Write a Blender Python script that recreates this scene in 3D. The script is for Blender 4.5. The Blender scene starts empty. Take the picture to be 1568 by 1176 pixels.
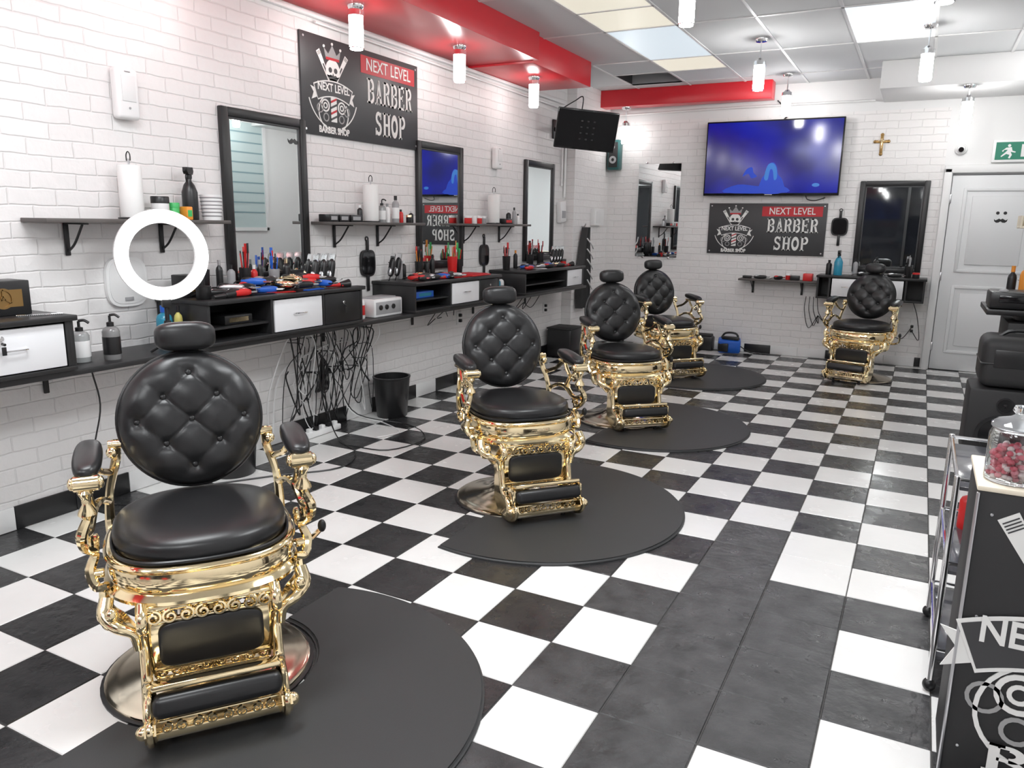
import bpy, bmesh, math, random
from mathutils import Matrix, Vector
random.seed(7)
pi=math.pi
S=bpy.context.scene
# ------------------------------------------------------------------ materials
MATS={}
def mat(name,col,rough=.5,metal=0.,emit=0.,bump=None,trans=0.,coat=0.,var=None,ecol=None,spec=None,rv=None):
    if name in MATS: return MATS[name]
    m=bpy.data.materials.new(name);m.use_nodes=True;nt=m.node_tree;b=nt.nodes['Principled BSDF'];L=nt.links.new
    b.inputs['Base Color'].default_value=(*col,1);b.inputs['Roughness'].default_value=rough;b.inputs['Metallic'].default_value=metal
    if emit: b.inputs['Emission Color'].default_value=(*(ecol or col),1);b.inputs['Emission Strength'].default_value=emit
    if trans: b.inputs['Transmission Weight'].default_value=trans
    if coat: b.inputs['Coat Weight'].default_value=coat
    if spec is not None: b.inputs['Specular IOR Level'].default_value=spec
    if bump or var or rv:
        tc=nt.nodes.new('ShaderNodeTexCoord')
    if bump:
        n=nt.nodes.new('ShaderNodeTexNoise');n.inputs['Scale'].default_value=bump[0];n.inputs['Detail'].default_value=4
        bp=nt.nodes.new('ShaderNodeBump');bp.inputs['Strength'].default_value=bump[1];bp.inputs['Distance'].default_value=bump[2] if len(bump)>2 else .005
        L(tc.outputs['Object'],n.inputs['Vector']);L(n.outputs['Fac'],bp.inputs['Height']);L(bp.outputs[0],b.inputs['Normal'])
    if var:
        n=nt.nodes.new('ShaderNodeTexNoise');n.inputs['Scale'].default_value=var[0];n.inputs['Detail'].default_value=5
        r=nt.nodes.new('ShaderNodeValToRGB');r.color_ramp.elements[0].position=.3;r.color_ramp.elements[1].position=.7
        r.color_ramp.elements[0].color=(*col,1);r.color_ramp.elements[1].color=(*var[1],1)
        L(tc.outputs['Object'],n.inputs['Vector']);L(n.outputs['Fac'],r.inputs[0]);L(r.outputs[0],b.inputs['Base Color'])
    if rv:
        n=nt.nodes.new('ShaderNodeTexNoise');n.inputs['Scale'].default_value=rv[0];n.inputs['Detail'].default_value=4
        r=nt.nodes.new('ShaderNodeMapRange');r.inputs[1].default_value=.3;r.inputs[2].default_value=.7;r.inputs[3].default_value=rv[1];r.inputs[4].default_value=rv[2]
        L(tc.outputs['Object'],n.inputs['Vector']);L(n.outputs['Fac'],r.inputs[0]);L(r.outputs[0],b.inputs['Roughness'])
    MATS[name]=m;return m
def brick_mat(name,axis):
    m=bpy.data.materials.new(name);m.use_nodes=True;nt=m.node_tree;b=nt.nodes['Principled BSDF'];L=nt.links.new;N=nt.nodes.new
    g=N('ShaderNodeNewGeometry');s=N('ShaderNodeSeparateXYZ');c=N('ShaderNodeCombineXYZ')
    L(g.outputs['Position'],s.inputs[0]);L(s.outputs[axis],c.inputs[0]);L(s.outputs[2],c.inputs[1])
    nz=N('ShaderNodeTexNoise');nz.inputs['Scale'].default_value=7;nz.inputs['Detail'].default_value=3;L(g.outputs['Position'],nz.inputs['Vector'])
    mx=N('ShaderNodeVectorMath');mx.operation='MULTIPLY_ADD';L(nz.outputs['Color'],mx.inputs[0]);mx.inputs[1].default_value=(.02,.018,0);L(c.outputs[0],mx.inputs[2])
    t=N('ShaderNodeTexBrick');L(mx.outputs[0],t.inputs['Vector'])
    for k,v in (('Scale',1),('Brick Width',.225),('Row Height',.077),('Mortar Size',.006),('Mortar Smooth',.9),('Bias',0)): t.inputs[k].default_value=v
    t.inputs['Color1'].default_value=(.80,.785,.78,1);t.inputs['Color2'].default_value=(.77,.755,.75,1);t.inputs['Mortar'].default_value=(.74,.725,.72,1)
    L(t.outputs['Color'],b.inputs['Base Color']);b.inputs['Roughness'].default_value=.4
    n2=N('ShaderNodeTexNoise');n2.inputs['Scale'].default_value=24;n2.inputs['Detail'].default_value=4;L(g.outputs['Position'],n2.inputs['Vector'])
    inv=N('ShaderNodeMath');inv.operation='MULTIPLY_ADD';L(t.outputs['Fac'],inv.inputs[0]);inv.inputs[1].default_value=-.8;L(n2.outputs['Fac'],inv.inputs[2])
    bp=N('ShaderNodeBump');bp.inputs['Strength'].default_value=.6;bp.inputs['Distance'].default_value=.006;L(inv.outputs[0],bp.inputs['Height']);L(bp.outputs[0],b.inputs['Normal'])
    MATS[name]=m;return m
gold=mat('polished_gold',(.95,.79,.50),.10,1.,rv=(30,.06,.15))
goldd=mat('base_gold',(.70,.62,.49),.14,1.)
leather=mat('black_leather',(.012,.012,.013),.34,bump=(260,.12,.001))
rubber=mat('mat_rubber',(.032,.033,.034),.5,bump=(400,.3,.001))
blk=mat('black_satin',(.012,.012,.013),.35)
blkg=mat('black_gloss',(.008,.008,.009),.12)
blkm=mat('black_matte',(.02,.02,.021),.6)
wood=mat('black_laminate',(.018,.018,.019),.38,bump=(60,.1,.001))
white=mat('white_plastic',(.8,.8,.8),.35)
wpaint=mat('white_paint',(.76,.76,.76),.5)
wdrawer=mat('white_drawer',(.80,.80,.82),.3)
chrome=mat('chrome',(.85,.85,.86),.1,1.)
steel=mat('steel',(.6,.6,.62),.3,1.)
mirror=mat('mirror_glass',(.84,.87,.87),.01,1.)
red=mat('red_gloss_paint',(.66,.022,.035),.28)
redp=mat('red_plastic',(.6,.02,.02),.35)
blue=mat('blue_plastic',(.02,.12,.55),.35)
liqb=mat('blue_liquid',(.05,.4,.6),.1,trans=.4)
green=mat('green_plastic',(.05,.45,.12),.4)
orange=mat('orange_plastic',(.8,.3,.04),.35)
pink=mat('pink_plastic',(.8,.3,.35),.35)
cream=mat('cream',(.75,.68,.55),.5)
grey=mat('grey_plastic',(.35,.35,.36),.4)
dgrey=mat('sign_charcoal',(.045,.045,.048),.45)
dwhite=mat('sign_white',(.78,.78,.76),.5)
dgr2=mat('sign_grey',(.32,.32,.32),.5)
dred=mat('sign_red',(.5,.02,.03),.5)
bulbm=mat('bulb_glow',(1,1,1),.3,emit=57,ecol=(1,.985,.97))
bulbs=mat('bulb_glow_soffit',(1,1,1),.3,emit=20,ecol=(1,.985,.97))
ringm=mat('ring_glow',(1,1,1),.3,emit=4)
glass=mat('clear_glass',(.95,.97,.97),.02,trans=1.)
paper=mat('paper_towel',(.82,.82,.81),.9,bump=(200,.3,.002))
bronze=mat('bronze',(.4,.25,.1),.35,1.)
# ------------------------------------------------------------------ builder
class B:
    def __init__(s): s.v=[];s.f=[];s.m=[];s.s=[];s.mats=[];s.M=Matrix.Identity(4)
    def mi(s,m):
        if m not in s.mats: s.mats.append(m)
        return s.mats.index(m)
    def add(s,vs,fs,m,smooth=True,M=None):
        T=s.M@M if M is not None else s.M
        o=len(s.v);s.v+=[tuple(T@Vector(p)) for p in vs];k=s.mi(m)
        for f in fs: s.f.append([i+o for i in f]);s.m.append(k);s.s.append(smooth)
    def box(s,c,d,m,bev=0,rot=(0,0,0),seg=2):
        bm=bmesh.new();bmesh.ops.create_cube(bm,size=1)
        for v in bm.verts: v.co=Vector((v.co.x*d[0],v.co.y*d[1],v.co.z*d[2]))
        if bev: bmesh.ops.bevel(bm,geom=bm.edges[:],offset=min(bev,min(d)*.49),segments=seg,affect='EDGES',profile=.5)
        bm.verts.index_update();R=Matrix.Translation(c)@Matrix.Rotation(rot[2],4,'Z')@Matrix.Rotation(rot[1],4,'Y')@Matrix.Rotation(rot[0],4,'X')
        s.add([v.co.copy() for v in bm.verts],[[v.index for v in f.verts] for f in bm.faces],m,bool(bev),R);bm.free()
    def lathe(s,prof,m,n=24,c=(0,0,0),rot=None,smooth=True,sx=1,sy=1):
        vs=[];fs=[]
        for r,z in prof:
            for k in range(n): a=2*pi*k/n;vs.append((r*math.cos(a)*sx,r*math.sin(a)*sy,z))
        for i in range(len(prof)-1):
            for k in range(n): k2=(k+1)%n;fs.append([i*n+k,i*n+k2,(i+1)*n+k2,(i+1)*n+k])
        if prof[0][0]>1e-5: fs.append(list(range(n))[::-1])
        if prof[-1][0]>1e-5: fs.append([(len(prof)-1)*n+k for k in range(n)])
        M=Matrix.Translation(c)
        if rot is not None: M=M@rot
        s.add(vs,fs,m,smooth,M)
    def cyl(s,p,q,r,m,r2=None,n=16,smooth=True):
        p=Vector(p);q=Vector(q);d=q-p;R=d.to_track_quat('Z','Y').to_matrix().to_4x4();r2=r if r2 is None else r2;h=d.length;e=min(r,r2,h)*.15
        s.lathe([(r-e,0),(r,e),(r2,h-e),(r2-e,h)],m,n,tuple(p),R,smooth)
    def sel(s,c,d,m,e1=1.,e2=1.,n=24,k=14,rot=None):
        vs=[];fs=[];sg=lambda x,e:math.copysign(abs(x)**e,x)
        for i in range(k+1):
            a=-pi/2+pi*i/k
            for j in range(n):
                b=2*pi*j/n
                vs.append((d[0]*sg(math.cos(a),e1)*sg(math.cos(b),e2),d[1]*sg(math.cos(a),e1)*sg(math.sin(b),e2),d[2]*sg(math.sin(a),e1)))
        for i in range(k):
            for j in range(n): j2=(j+1)%n;fs.append([i*n+j,i*n+j2,(i+1)*n+j2,(i+1)*n+j])
        M=Matrix.Translation(c)
        if rot is not None: M=M@rot
        s.add(vs,fs,m,True,M)
    def tube(s,pts,r,m,n=8,sub=6,closed=False):
        P=[Vector(p) for p in pts];N=len(P);rr=r if isinstance(r,(list,tuple)) else [r]*N
        Q=[];R=[]
        if sub>1 and N>2:
            rng=N if closed else N-1
            for i in range(rng):
                a,b,c,d=(P[(i-1)%N] if closed or i>0 else P[0]*2-P[1]),P[i],P[(i+1)%N],(P[(i+2)%N] if closed or i+2<N else P[i+1]*2-P[i])
                for k in range(sub):
                    t=k/sub;Q.append(.5*((2*b)+(c-a)*t+(2*a-5*b+4*c-d)*t*t+(3*b-a-3*c+d)*t**3));R.append(rr[i]*(1-t)+rr[(i+1)%N]*t)
            if not closed: Q.append(P[-1]);R.append(rr[-1])
        else: Q=P;R=list(rr)
        K=len(Q);vs=[];up=None
        for i in range(K):
            if closed: t=Q[(i+1)%K]-Q[i-1]
            else: t=Q[min(i+1,K-1)]-Q[max(i-1,0)]
            if t.length<1e-9: t=Vector((0,0,1))
            t.normalize()
            if up is None:
                up=Vector((0,0,1)) if abs(t.z)<.9 else Vector((1,0,0))
            up=(up-t*up.dot(t));up.normalize();w=t.cross(up)
            for k in range(n): a=2*pi*k/n;vs.append(Q[i]+(up*math.cos(a)+w*math.sin(a))*R[i])
        fs=[]
        for i in range(K if closed else K-1):
            i2=(i+1)%K
            for k in range(n): k2=(k+1)%n;fs.append([i*n+k,i*n+k2,i2*n+k2,i2*n+k])
        if not closed: fs+=[list(range(n))[::-1],[(K-1)*n+k for k in range(n)]]
        s.add(vs,fs,m,True)
    def prism(s,pts,h,m,M=None,smooth=False,z0=0):
        n=len(pts);vs=[(x,y,z0) for x,y in pts]+[(x,y,z0+h) for x,y in pts]
        fs=[list(range(n))[::-1],list(range(n,2*n))]+[[i,(i+1)%n,n+(i+1)%n,n+i] for i in range(n)]
        s.add(vs,fs,m,smooth,M)
    def disc(s,c,r,h,m,n=24,z0=0,sx=1,sy=1,M=None):
        s.prism([(c[0]+r*sx*math.cos(2*pi*k/n),c[1]+r*sy*math.sin(2*pi*k/n)) for k in range(n)],h,m,M,z0=z0)
    def ringd(s,c,r1,r2,h,m,n=32,z0=0,a0=0,a1=2*pi,sy=1,M=None):
        vs=[];fs=[];
        for k in range(n+1):
            a=a0+(a1-a0)*k/n
            for r in (r1,r2):
                for z in (z0,z0+h): vs.append((c[0]+r*math.cos(a),c[1]+r*sy*math.sin(a),z))
        for k in range(n):
            o=4*k;fs+=[[o+1,o+3,o+7,o+5],[o,o+4,o+6,o+2],[o+2,o+6,o+7,o+3],[o,o+1,o+5,o+4]]
        s.add(vs,fs,m,False,M)
    def text(s,t,size,c,m,sx=1,off=0,z0=0,h=.001,rot=0,align='CENTER',M=None,sp=1):
        cu=bpy.data.curves.new('tmp','FONT');cu.body=t;cu.size=size;cu.align_x=align;cu.align_y='CENTER';cu.offset=off;cu.extrude=h/2;cu.resolution_u=3;cu.space_character=sp
        o=bpy.data.objects.new('tmp',cu);S.collection.objects.link(o);dg=bpy.context.evaluated_depsgraph_get();dg.update()
        me=bpy.data.meshes.new_from_object(o.evaluated_get(dg))
        T=Matrix.Translation((c[0],c[1],z0+h/2))@Matrix.Rotation(rot,4,'Z')@Matrix.Diagonal((sx,1,1,1))
        if M is not None: T=M@T
        s.add([v.co.copy() for v in me.vertices],[list(p.vertices) for p in me.polygons],m,False,T)
        bpy.data.objects.remove(o);bpy.data.curves.remove(cu);bpy.data.meshes.remove(me)
    def word(s,t,cx,cy,width,height,m,z,h=.002,M=None):
        """slab-serif lettering built from strokes"""
        n=len(t);adv=.74;tot=n*adv-.08;T0=Matrix.Translation((cx-width/2,cy-height/2,0))@Matrix.Diagonal((width/tot,height,1,1))
        if M is not None: T0=M@T0
        for i,ch in enumerate(t):
            T=T0@Matrix.Translation((i*adv,0,0))
            def R(x0,y0,x1,y1): s.prism([(x0,y0),(x1,y0),(x1,y1),(x0,y1)],h,m,T,z0=z)
            def stem(x): R(x,0,x+.17,1);R(x-.07,0,x+.24,.075);R(x-.07,.925,x+.24,1)
            def ring(cx_,cy_,ro,th,a0,a1,sy): s.ringd((cx_,cy_),ro-th,ro,h,m,14,z,a0,a1,sy,T)
            if ch in 'BPR':
                stem(.07);R(.2,.89,.38,1);R(.2,.45,.38,.56);ring(.38,.725,.25,.15,-pi/2,pi/2,1.1)
                if ch=='B': R(.2,0,.38,.11);ring(.38,.28,.27,.15,-pi/2,pi/2,1.04)
                if ch=='R': s.prism([(.34,.5),(.50,.5),(.66,0),(.49,0)],h,m,T,z0=z);R(.45,0,.70,.075)
            elif ch=='E': stem(.07);R(.2,.89,.60,1);R(.2,.45,.48,.56);R(.2,0,.62,.11);R(.53,.74,.60,.95);R(.55,.05,.62,.27);R(.43,.38,.49,.63)
            elif ch=='A':
                s.prism([(.08,0),(.17,0),(.38,.86),(.30,1)],h,m,T,z0=z);s.prism([(.46,0),(.64,0),(.40,1),(.28,1)],h,m,T,z0=z);R(.18,.27,.52,.36);R(.0,0,.25,.075);R(.40,0,.70,.075)
            elif ch=='H': stem(.05);stem(.45);R(.2,.45,.46,.56)
            elif ch=='O': s.ringd((.33,.5),.16,.31,h,m,26,z,0,2*pi,1.61,T)
            elif ch=='S':
                ring(.32,.735,.25,.14,pi*.12,pi*1.5,1.08);ring(.32,.29,.27,.14,-pi*.85,pi*.5,1.04);R(.50,.68,.57,.98);R(.05,.02,.12,.32)
    def mesh(s,name):
        me=bpy.data.meshes.new(name);me.from_pydata(s.v,[],s.f)
        for m in s.mats: me.materials.append(m)
        me.polygons.foreach_set('material_index',s.m);me.polygons.foreach_set('use_smooth',s.s);me.update()
        if any(s.s):
            try: me.set_sharp_from_angle(angle=math.radians(42))
            except Exception: pass
        return me
    def done(s,name,loc=(0,0,0),rz=0,parent=None):
        return place(s.mesh(name),name,loc,rz,parent)
def place(me,name,loc=(0,0,0),rz=0,parent=None):
    o=bpy.data.objects.new(name,me);o.location=loc;o.rotation_euler=(0,0,rz);S.collection.objects.link(o)
    if parent: o.parent=parent
    return o
YB=9.46;XR=5.1;YF=-3.2;ZC=3.05
ML=Matrix(((0,0,1,0),(1,0,0,0),(0,1,0,0),(0,0,0,1)))
MB=Matrix(((1,0,0,0),(0,0,-1,YB),(0,1,0,0),(0,0,0,1)))
def Mcol(o,x,y,z): return Matrix(((x[0],y[0],z[0],o[0]),(x[1],y[1],z[1],o[1]),(x[2],y[2],z[2],o[2]),(0,0,0,1)))
# ------------------------------------------------------------------ room
bl=brick_mat('white_brick_left',1);bb=brick_mat('white_brick_back',0)
b=B();b.box((-.06,(YB+YF)/2,ZC/2),(.12,YB-YF+.2,ZC+.1),bl);b.box((.06,8.92,ZC/2),(.12,1.08,ZC),bl);b.done('wall_left')
b=B();b.box((1.92,YB+.06,1.36),(3.84,.12,2.72),bb);b.box((1.92,YB+.06,2.72+.2),(3.84,.12,.4),wpaint);b.box((4.5,YB+.06,ZC/2),(1.32,.12,ZC),wpaint);b.done('wall_back')
b=B();b.box((XR+.06,(YB+YF)/2,ZC/2),(.12,YB-YF+.2,ZC+.1),wpaint);b.done('wall_right')
b=B()
b.box((XR/2,YF-.06,.25),(XR,.12,.5),wpaint);b.box((XR/2,YF-.06,2.85),(XR,.12,.5),wpaint);b.box((.15,YF-.06,1.5),(.3,.12,3),wpaint);b.box((XR-.15,YF-.06,1.5),(.3,.12,3),wpaint);b.done('wall_front')
b=B();b.box((XR/2,YF-.06,1.55),(XR-.6,.03,2.1),mat('night_glass',(.01,.011,.014),.05))
for x in (.33,1.9,3.3,XR-.33): b.box((x,YF-.03,1.55),(.06,.08,2.1),blk)
b.box((XR/2,YF-.03,2.57),(XR-.6,.08,.06),blk);b.box((XR/2,YF-.03,.53),(XR-.6,.08,.06),blk);b.done('window_1')
# floor tiles
tw=mat('floor_tile_white',(.80,.795,.78),.22,bump=(18,.2,.003),var=(3,(.72,.715,.70)),rv=(6,.15,.3))
tb=mat('floor_tile_black',(.017,.017,.018),.25,bump=(26,.7,.0045),var=(6,(.032,.032,.033)),rv=(9,.18,.38))
tk=mat('floor_tile_charcoal',(.024,.024,.025),.3,bump=(32,1.0,.005),var=(9,(.062,.062,.064)),rv=(12,.24,.48))
gr=mat('grout',(.05,.048,.046),.8)
ts=.305;ox,oy=2.688,2.022
bk={(1,0),(1,2),(2,1),(2,3),(1,4)};wh={(2,4)}
b=B();b.add([(-.02,YF,-.003),(XR,YF,-.003),(XR,YB,-.003),(-.02,YB,-.003)],[[0,1,2,3]],gr,False)
b.add([(-.02,YF,-.06),(XR,YF,-.06),(XR,YB,-.06),(-.02,YB,-.06)],[[3,2,1,0]],gr,False)
g=.0018
for i in range(-9,9):
    for j in range(-18,25):
        x0=max(ox+i*ts+g,0);x1=min(ox+(i+1)*ts-g,XR);y0=max(oy+j*ts+g,YF);y1=min(oy+(j+1)*ts-g,YB)
        if x1-x0<.005 or y1-y0<.005: continue
        w=(i+j)%2!=0
        if (i,j) in bk: w=False
        if (i,j) in wh: w=True
        e=.0025
        b.add([(x0,y0,-.003),(x1,y0,-.003),(x1,y1,-.003),(x0,y1,-.003),(x0+e,y0+e,0),(x1-e,y0+e,0),(x1-e,y1-e,0),(x0+e,y1-e,0)],
              [[4,5,6,7],[0,1,5,4],[1,2,6,5],[2,3,7,6],[3,0,4,7]],tw if w else (tk if (i in (1,2) and -2<j<6) or (i in (0,3,4) and -3<j<4) else tb),False)
b.done('floor')
# ceiling
ct=mat('ceiling_tile',(.62,.63,.64),.8,bump=(120,.3,.003));cg=mat('ceiling_grid',(.70,.70,.70),.4)
pw=mat('panel_warm',(.25,.24,.21),.4,emit=.66,ecol=(1,.94,.78));pc=mat('panel_cool',(.25,.27,.29),.4,emit=.66,ecol=(.80,.92,1));pb=mat('panel_bright',(.25,.27,.29),.4,emit=.9,ecol=(.86,.94,1))
b=B();gx=[-.02+.61*k for k in range(9)]+[XR]
gy=sorted(set(round(y,3) for y in [YF,YB]+[5.80+.61*k for k in range(-14,7)] if YF<=y<=YB))
def cell(x,y):
    if .59<x<1.2 and 8.24<y<8.85: return 'v'
    if 1.2<x<1.81:
        if 5.8<y<6.41 or 7.63<y<8.24: return 'w'
        if 6.41<y<7.63: return 'c'
        if 4.58<y<5.8: return 'w'
        if .92<y<2.14 or -2.6<y<-1.4: return 'b'
    if 3.03<x<3.64 and (6.41<y<7.63 or 2.14<y<3.36 or -1.5<y<-.3): return 'b'
pan=B()
for a,c in zip(gx,gx[1:]):
    for d,e in zip(gy,gy[1:]):
        k=cell((a+c)/2,(d+e)/2)
        if k=='v': continue
        z=ZC
        if k: pan.add([(a,d,z-.001),(c,d,z-.001),(c,e,z-.001),(a,e,z-.001)],[[3,2,1,0]],{'w':pw,'c':pc,'b':pb}[k],False)
        b.add([(a,d,z),(c,d,z),(c,e,z),(a,e,z)],[[3,2,1,0]],ct,False)
for x in gx[1:-1]: b.box((x,(YB+YF)/2,ZC-.003),(.022,YB-YF,.008),cg)
for k,y in enumerate(gy[1:-1]):
    if k%2==(gy.index(6.41)-1)%2: b.box((XR/2,y,ZC-.003),(XR,.022,.008),cg)
for y in (5.80,8.24,8.85): b.box((1.505 if y!=8.85 else .895,y,ZC-.003),(.61,.022,.008),cg)
b.box((.895,8.24,ZC-.003),(.61,.022,.008),cg)
b.box((XR/2,(YB+YF)/2,ZC+.42),(XR+.2,YB-YF+.2,.05),blkm)
for x in (.59,1.2): b.box((x,8.545,ZC+.12),(.01,.61,.24),blkm)
b.box((.895,8.24,ZC+.12),(.61,.01,.24),blkm);b.box((.895,8.85,ZC+.12),(.61,.01,.24),grey)
b.done('ceiling');pan.done('ceiling_light_panels')
b=B()
for k in range(4): b.tube([(.6,8.32+k*.13,ZC+.08+.03*(k%2)),(.9,8.36+k*.13,ZC+.1),(1.19,8.3+k*.14,ZC+.07)],.012,[grey,steel,white,grey][k])
b.done('ceiling_cavity_pipes')
b=B();b.box((.35,(6.2+YF)/2,(2.83+ZC)/2),(.70,6.2-YF,ZC-2.83),red,.004);b.box((.32,6.85,(2.815+ZC)/2),(.64,1.3,ZC-2.815),red,.004);b.done('red_ceiling_soffit')
b=B();b.box((1.10,9.2,2.955),(2.0,.2,.19),red,.004);b.done('red_ceiling_beam')
b=B();b.box((4.15,9.0,2.925),(1.9,.92,.25),wpaint,.004);b.done('white_ceiling_bulkhead')
b=B();b.box((.02,(YB+YF)/2-.6,2.80),(.04,YB-YF-1.2,.03),wpaint,.01)
b.tube([(.03,4.2,2.76),(.03,7.5,2.74),(.03,8.3,2.73)],.009,white);b.done('trim_1')
b=B();b.tube([(.14,9.40,2.80),(1.6,9.41,2.82),(3.12,9.41,2.82)],.011,wpaint)
b.tube([(2.13,9.34,2.86),(2.15,9.40,2.84),(2.25,9.42,2.74),(2.2,9.42,2.67)],.007,blk);b.done('electrical_conduit')
b=B();b.cyl((.02,8.33,1.78),(.02,8.33,2.68),.014,white);b.cyl((.02,8.25,1.9),(.02,8.25,2.68),.010,white)
b.done('wall_pipes')
# baseboards
b=B()
y=YF;k=0
while y<8.35:
    e=min(y+.305,8.36);b.box((.006,(y+e)/2,.06),(.012,e-y-.003,.115),blk if k%3!=1 else wpaint,.002);y+=.305;k+=1
b.done('baseboard_left')
b=B();x=.12;k=0
while x<3.8:
    e=min(x+.305,3.84);b.box(((x+e)/2,YB-.006,.055),(e-x-.003,.012,.10),blk if k%3 in(0,) else wpaint,.002);x+=.305;k+=1
b.done('baseboard_back')
# door
dp=mat('door_paint',(.72,.73,.74),.4)
def moustache(b,c,s,m,z,h=.0015):
    for sg in (1,-1):
        P=[(0,.25),(.25,.42),(.5,.25),(.75,.12),(1,.35),(.92,-.05),(.62,-.28),(.28,-.25),(0,-.02)]
        b.prism([(c[0]+sg*x*s,c[1]+y*s) for x,y in P][::sg],h,m,z0=z)
b=B();b.M=MB@Matrix.Translation((4.37,0,0))
b.box((0,1.02,.02),(.88,2.03,.036),dp,.003)
for cy,h in ((1.48,.86),(.55,.72)):
    for sx in (-1,1): b.box((sx*.31,cy,.042),(.035,h,.018),dp,.008)
    for sy in (-1,1): b.box((0,cy+sy*(h/2-.015),.042),(.62,.035,.018),dp,.008)
    b.box((0,cy,.042),(.48,h-.16,.014),dp,.007)
for x in (-.485,.485): b.box((x,1.05,.034),(.075,2.12,.068),wpaint,.010)
b.box((0,2.10,.034),(1.045,.08,.068),wpaint,.010);b.box((0,1.02,.001),(.91,2.06,.002),grey)
for z in (.25,1.0,1.8): b.box((-.44,z,.045),(.02,.09,.02),steel,.004)
b.cyl((.37,1.0,.04),(.37,1.0,.10),.012,steel);b.tube([(.37,1.0,.1),(.3,1.0,.1),(.25,1.0,.1)],.01,steel)
for dx in (-.03,.035): b.disc((.03+dx,1.66),.016,.002,blk,14,.050)
moustache(b,(.033,1.58),.06,blk,.050);b.done('door_1')
# ------------------------------------------------------------------ signs
def emblem(b,c,s,M,z0,low=True):
    T=M@Matrix.Translation((c[0],c[1],z0))@Matrix.Scale(s,4)
    for sg in (1,-1):
        R=T@Matrix.Rotation(sg*math.radians(33),4,'Z')
        b.prism([(-.03,-.05),(.03,-.05),(.035,.35),(.05,.62),(-.04,.62),(-.035,.35)],.004,dwhite,R@Matrix.Translation((0,.02,0)))
        b.prism([(-.014,.0),(.014,.0),(.014,.32),(-.014,.32)],.006,dgrey,R@Matrix.Translation((0,.1,0)))
        for k in range(4): b.prism([(-.03,.57+.015*k),(.04,.57+.015*k),(.04,.576+.015*k),(-.03,.576+.015*k)],.006,dgrey,R)
    b.prism([(-.16,.44),(-.2,.60),(-.10,.52),(0,.66),(.10,.52),(.2,.60),(.16,.44)],.008,dgr2,T)
    b.prism([(-.16,.43),(-.16,.47),(.16,.47),(.16,.43)],.010,dred,T)
    for x,y in ((-.2,.62),(0,.68),(.2,.62)): b.disc((x,y),.022,.009,dwhite,12,0,1,1,T)
    b.disc((0,.27),.17,.009,dwhite,28,0,1,1.05,T);b.prism([(-.1,.16),(.1,.16),(.07,.06),(-.07,.06)],.009,dwhite,T)
    for sg in (1,-1):
        b.disc((sg*.065,.28),.042,.012,dgrey,14,0,1,1,T);b.prism([(0,.19),(sg*.06,.21),(sg*.13,.17),(sg*.15,.2),(sg*.10,.14),(0,.15)][::sg],.013,dgrey,T)
    b.prism([(-.02,.19),(.02,.19),(0,.24)],.012,dgrey,T)
    for r1,r2,m,z in ((.98,1.24,dwhite,.010),(1.0,1.22,dgrey,.012)):
        b.ringd((0,-1.12),r1,r2,.002,m,28,z,pi/2-.40+(.012 if m is dgrey else 0),pi/2+.40-(.012 if m is dgrey else 0),1,T)
    b.text('NEXT LEVEL',.175,(0,-.0),dwhite,.82,.004,.016,.002,0,'CENTER',T)
    for sg in (1,-1): b.prism([(sg*.40,-.05),(sg*.54,-.02),(sg*.47,-.11),(sg*.52,-.22),(sg*.39,-.17)][::sg],.008,dwhite,T)
    b.prism([(-.07,-.52),(.07,-.52),(.07,-.14),(-.07,-.14)],.008,dwhite,T)
    for k in range(4): b.prism([(-.07,-.5+.09*k),(.07,-.44+.09*k),(.07,-.405+.09*k),(-.07,-.465+.09*k)],.010,dred if k%2 else dgrey,T)
    for sg in (1,-1):
        b.ringd((sg*.2,-.28),.075,.10,.006,dwhite,20,0,0,2*pi,1,T);b.ringd((sg*.2,-.28),.03,.05,.006,dwhite,16,0,0,2*pi,1,T)
        b.ringd((sg*.33,-.33),.06,.078,.006,dgr2,16,0,0,2*pi,1,T);b.ringd((sg*.19,-.46),.05,.07,.006,dgr2,16,0,0,2*pi,1,T)
        b.ringd((sg*.1,-.38),.25,.27,.006,dwhite,16,0,-pi/2 if sg>0 else pi/2,pi/2*.4 if sg>0 else 3*pi/2,1,T)
    if low:
        b.ringd((0,-.02),.60,.62,.005,dwhite,30,0,pi*1.1,pi*1.4,1,T);b.ringd((0,-.02),.60,.62,.005,dwhite,30,0,pi*1.6,pi*1.9,1,T)
        b.text('BARBER SHOP',.14,(0,-.66),dwhite,.85,.006,.006,.002,0,'CENTER',T)
def sign(M,w,h,name):
    b=B();b.M=M;b.box((0,0,.008),(w,h,.016),dgrey,.002)
    emblem(b,(-w*.265,.0),h*.66,Matrix.Identity(4),.016)
    b.box((w*.215,h*.345,.0165),(w*.50,h*.19,.003),dred)
    b.text('NEXT LEVEL',h*.185,(w*.215,h*.345),dwhite,.86,.0012*h,.0185,.002)
    b.word('BARBER',w*.225,h*.075,w*.42,h*.27,dwhite,.0165);b.word('SHOP',w*.225,-h*.27,w*.29,h*.27,dwhite,.0165)
    for x in (-w/2+.03,w/2-.03):
        for y in (-h/2+.03,h/2-.03): b.cyl((x,y,.014),(x,y,.02),.008,steel)
    b.done(name)
sign(ML@Matrix.Translation((4.73,2.37,0)),1.33,.64,'barber_shop_sign')
sign(MB@Matrix.Translation((2.085,1.46,0)),1.32,.585,'barber_shop_sign')
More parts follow.
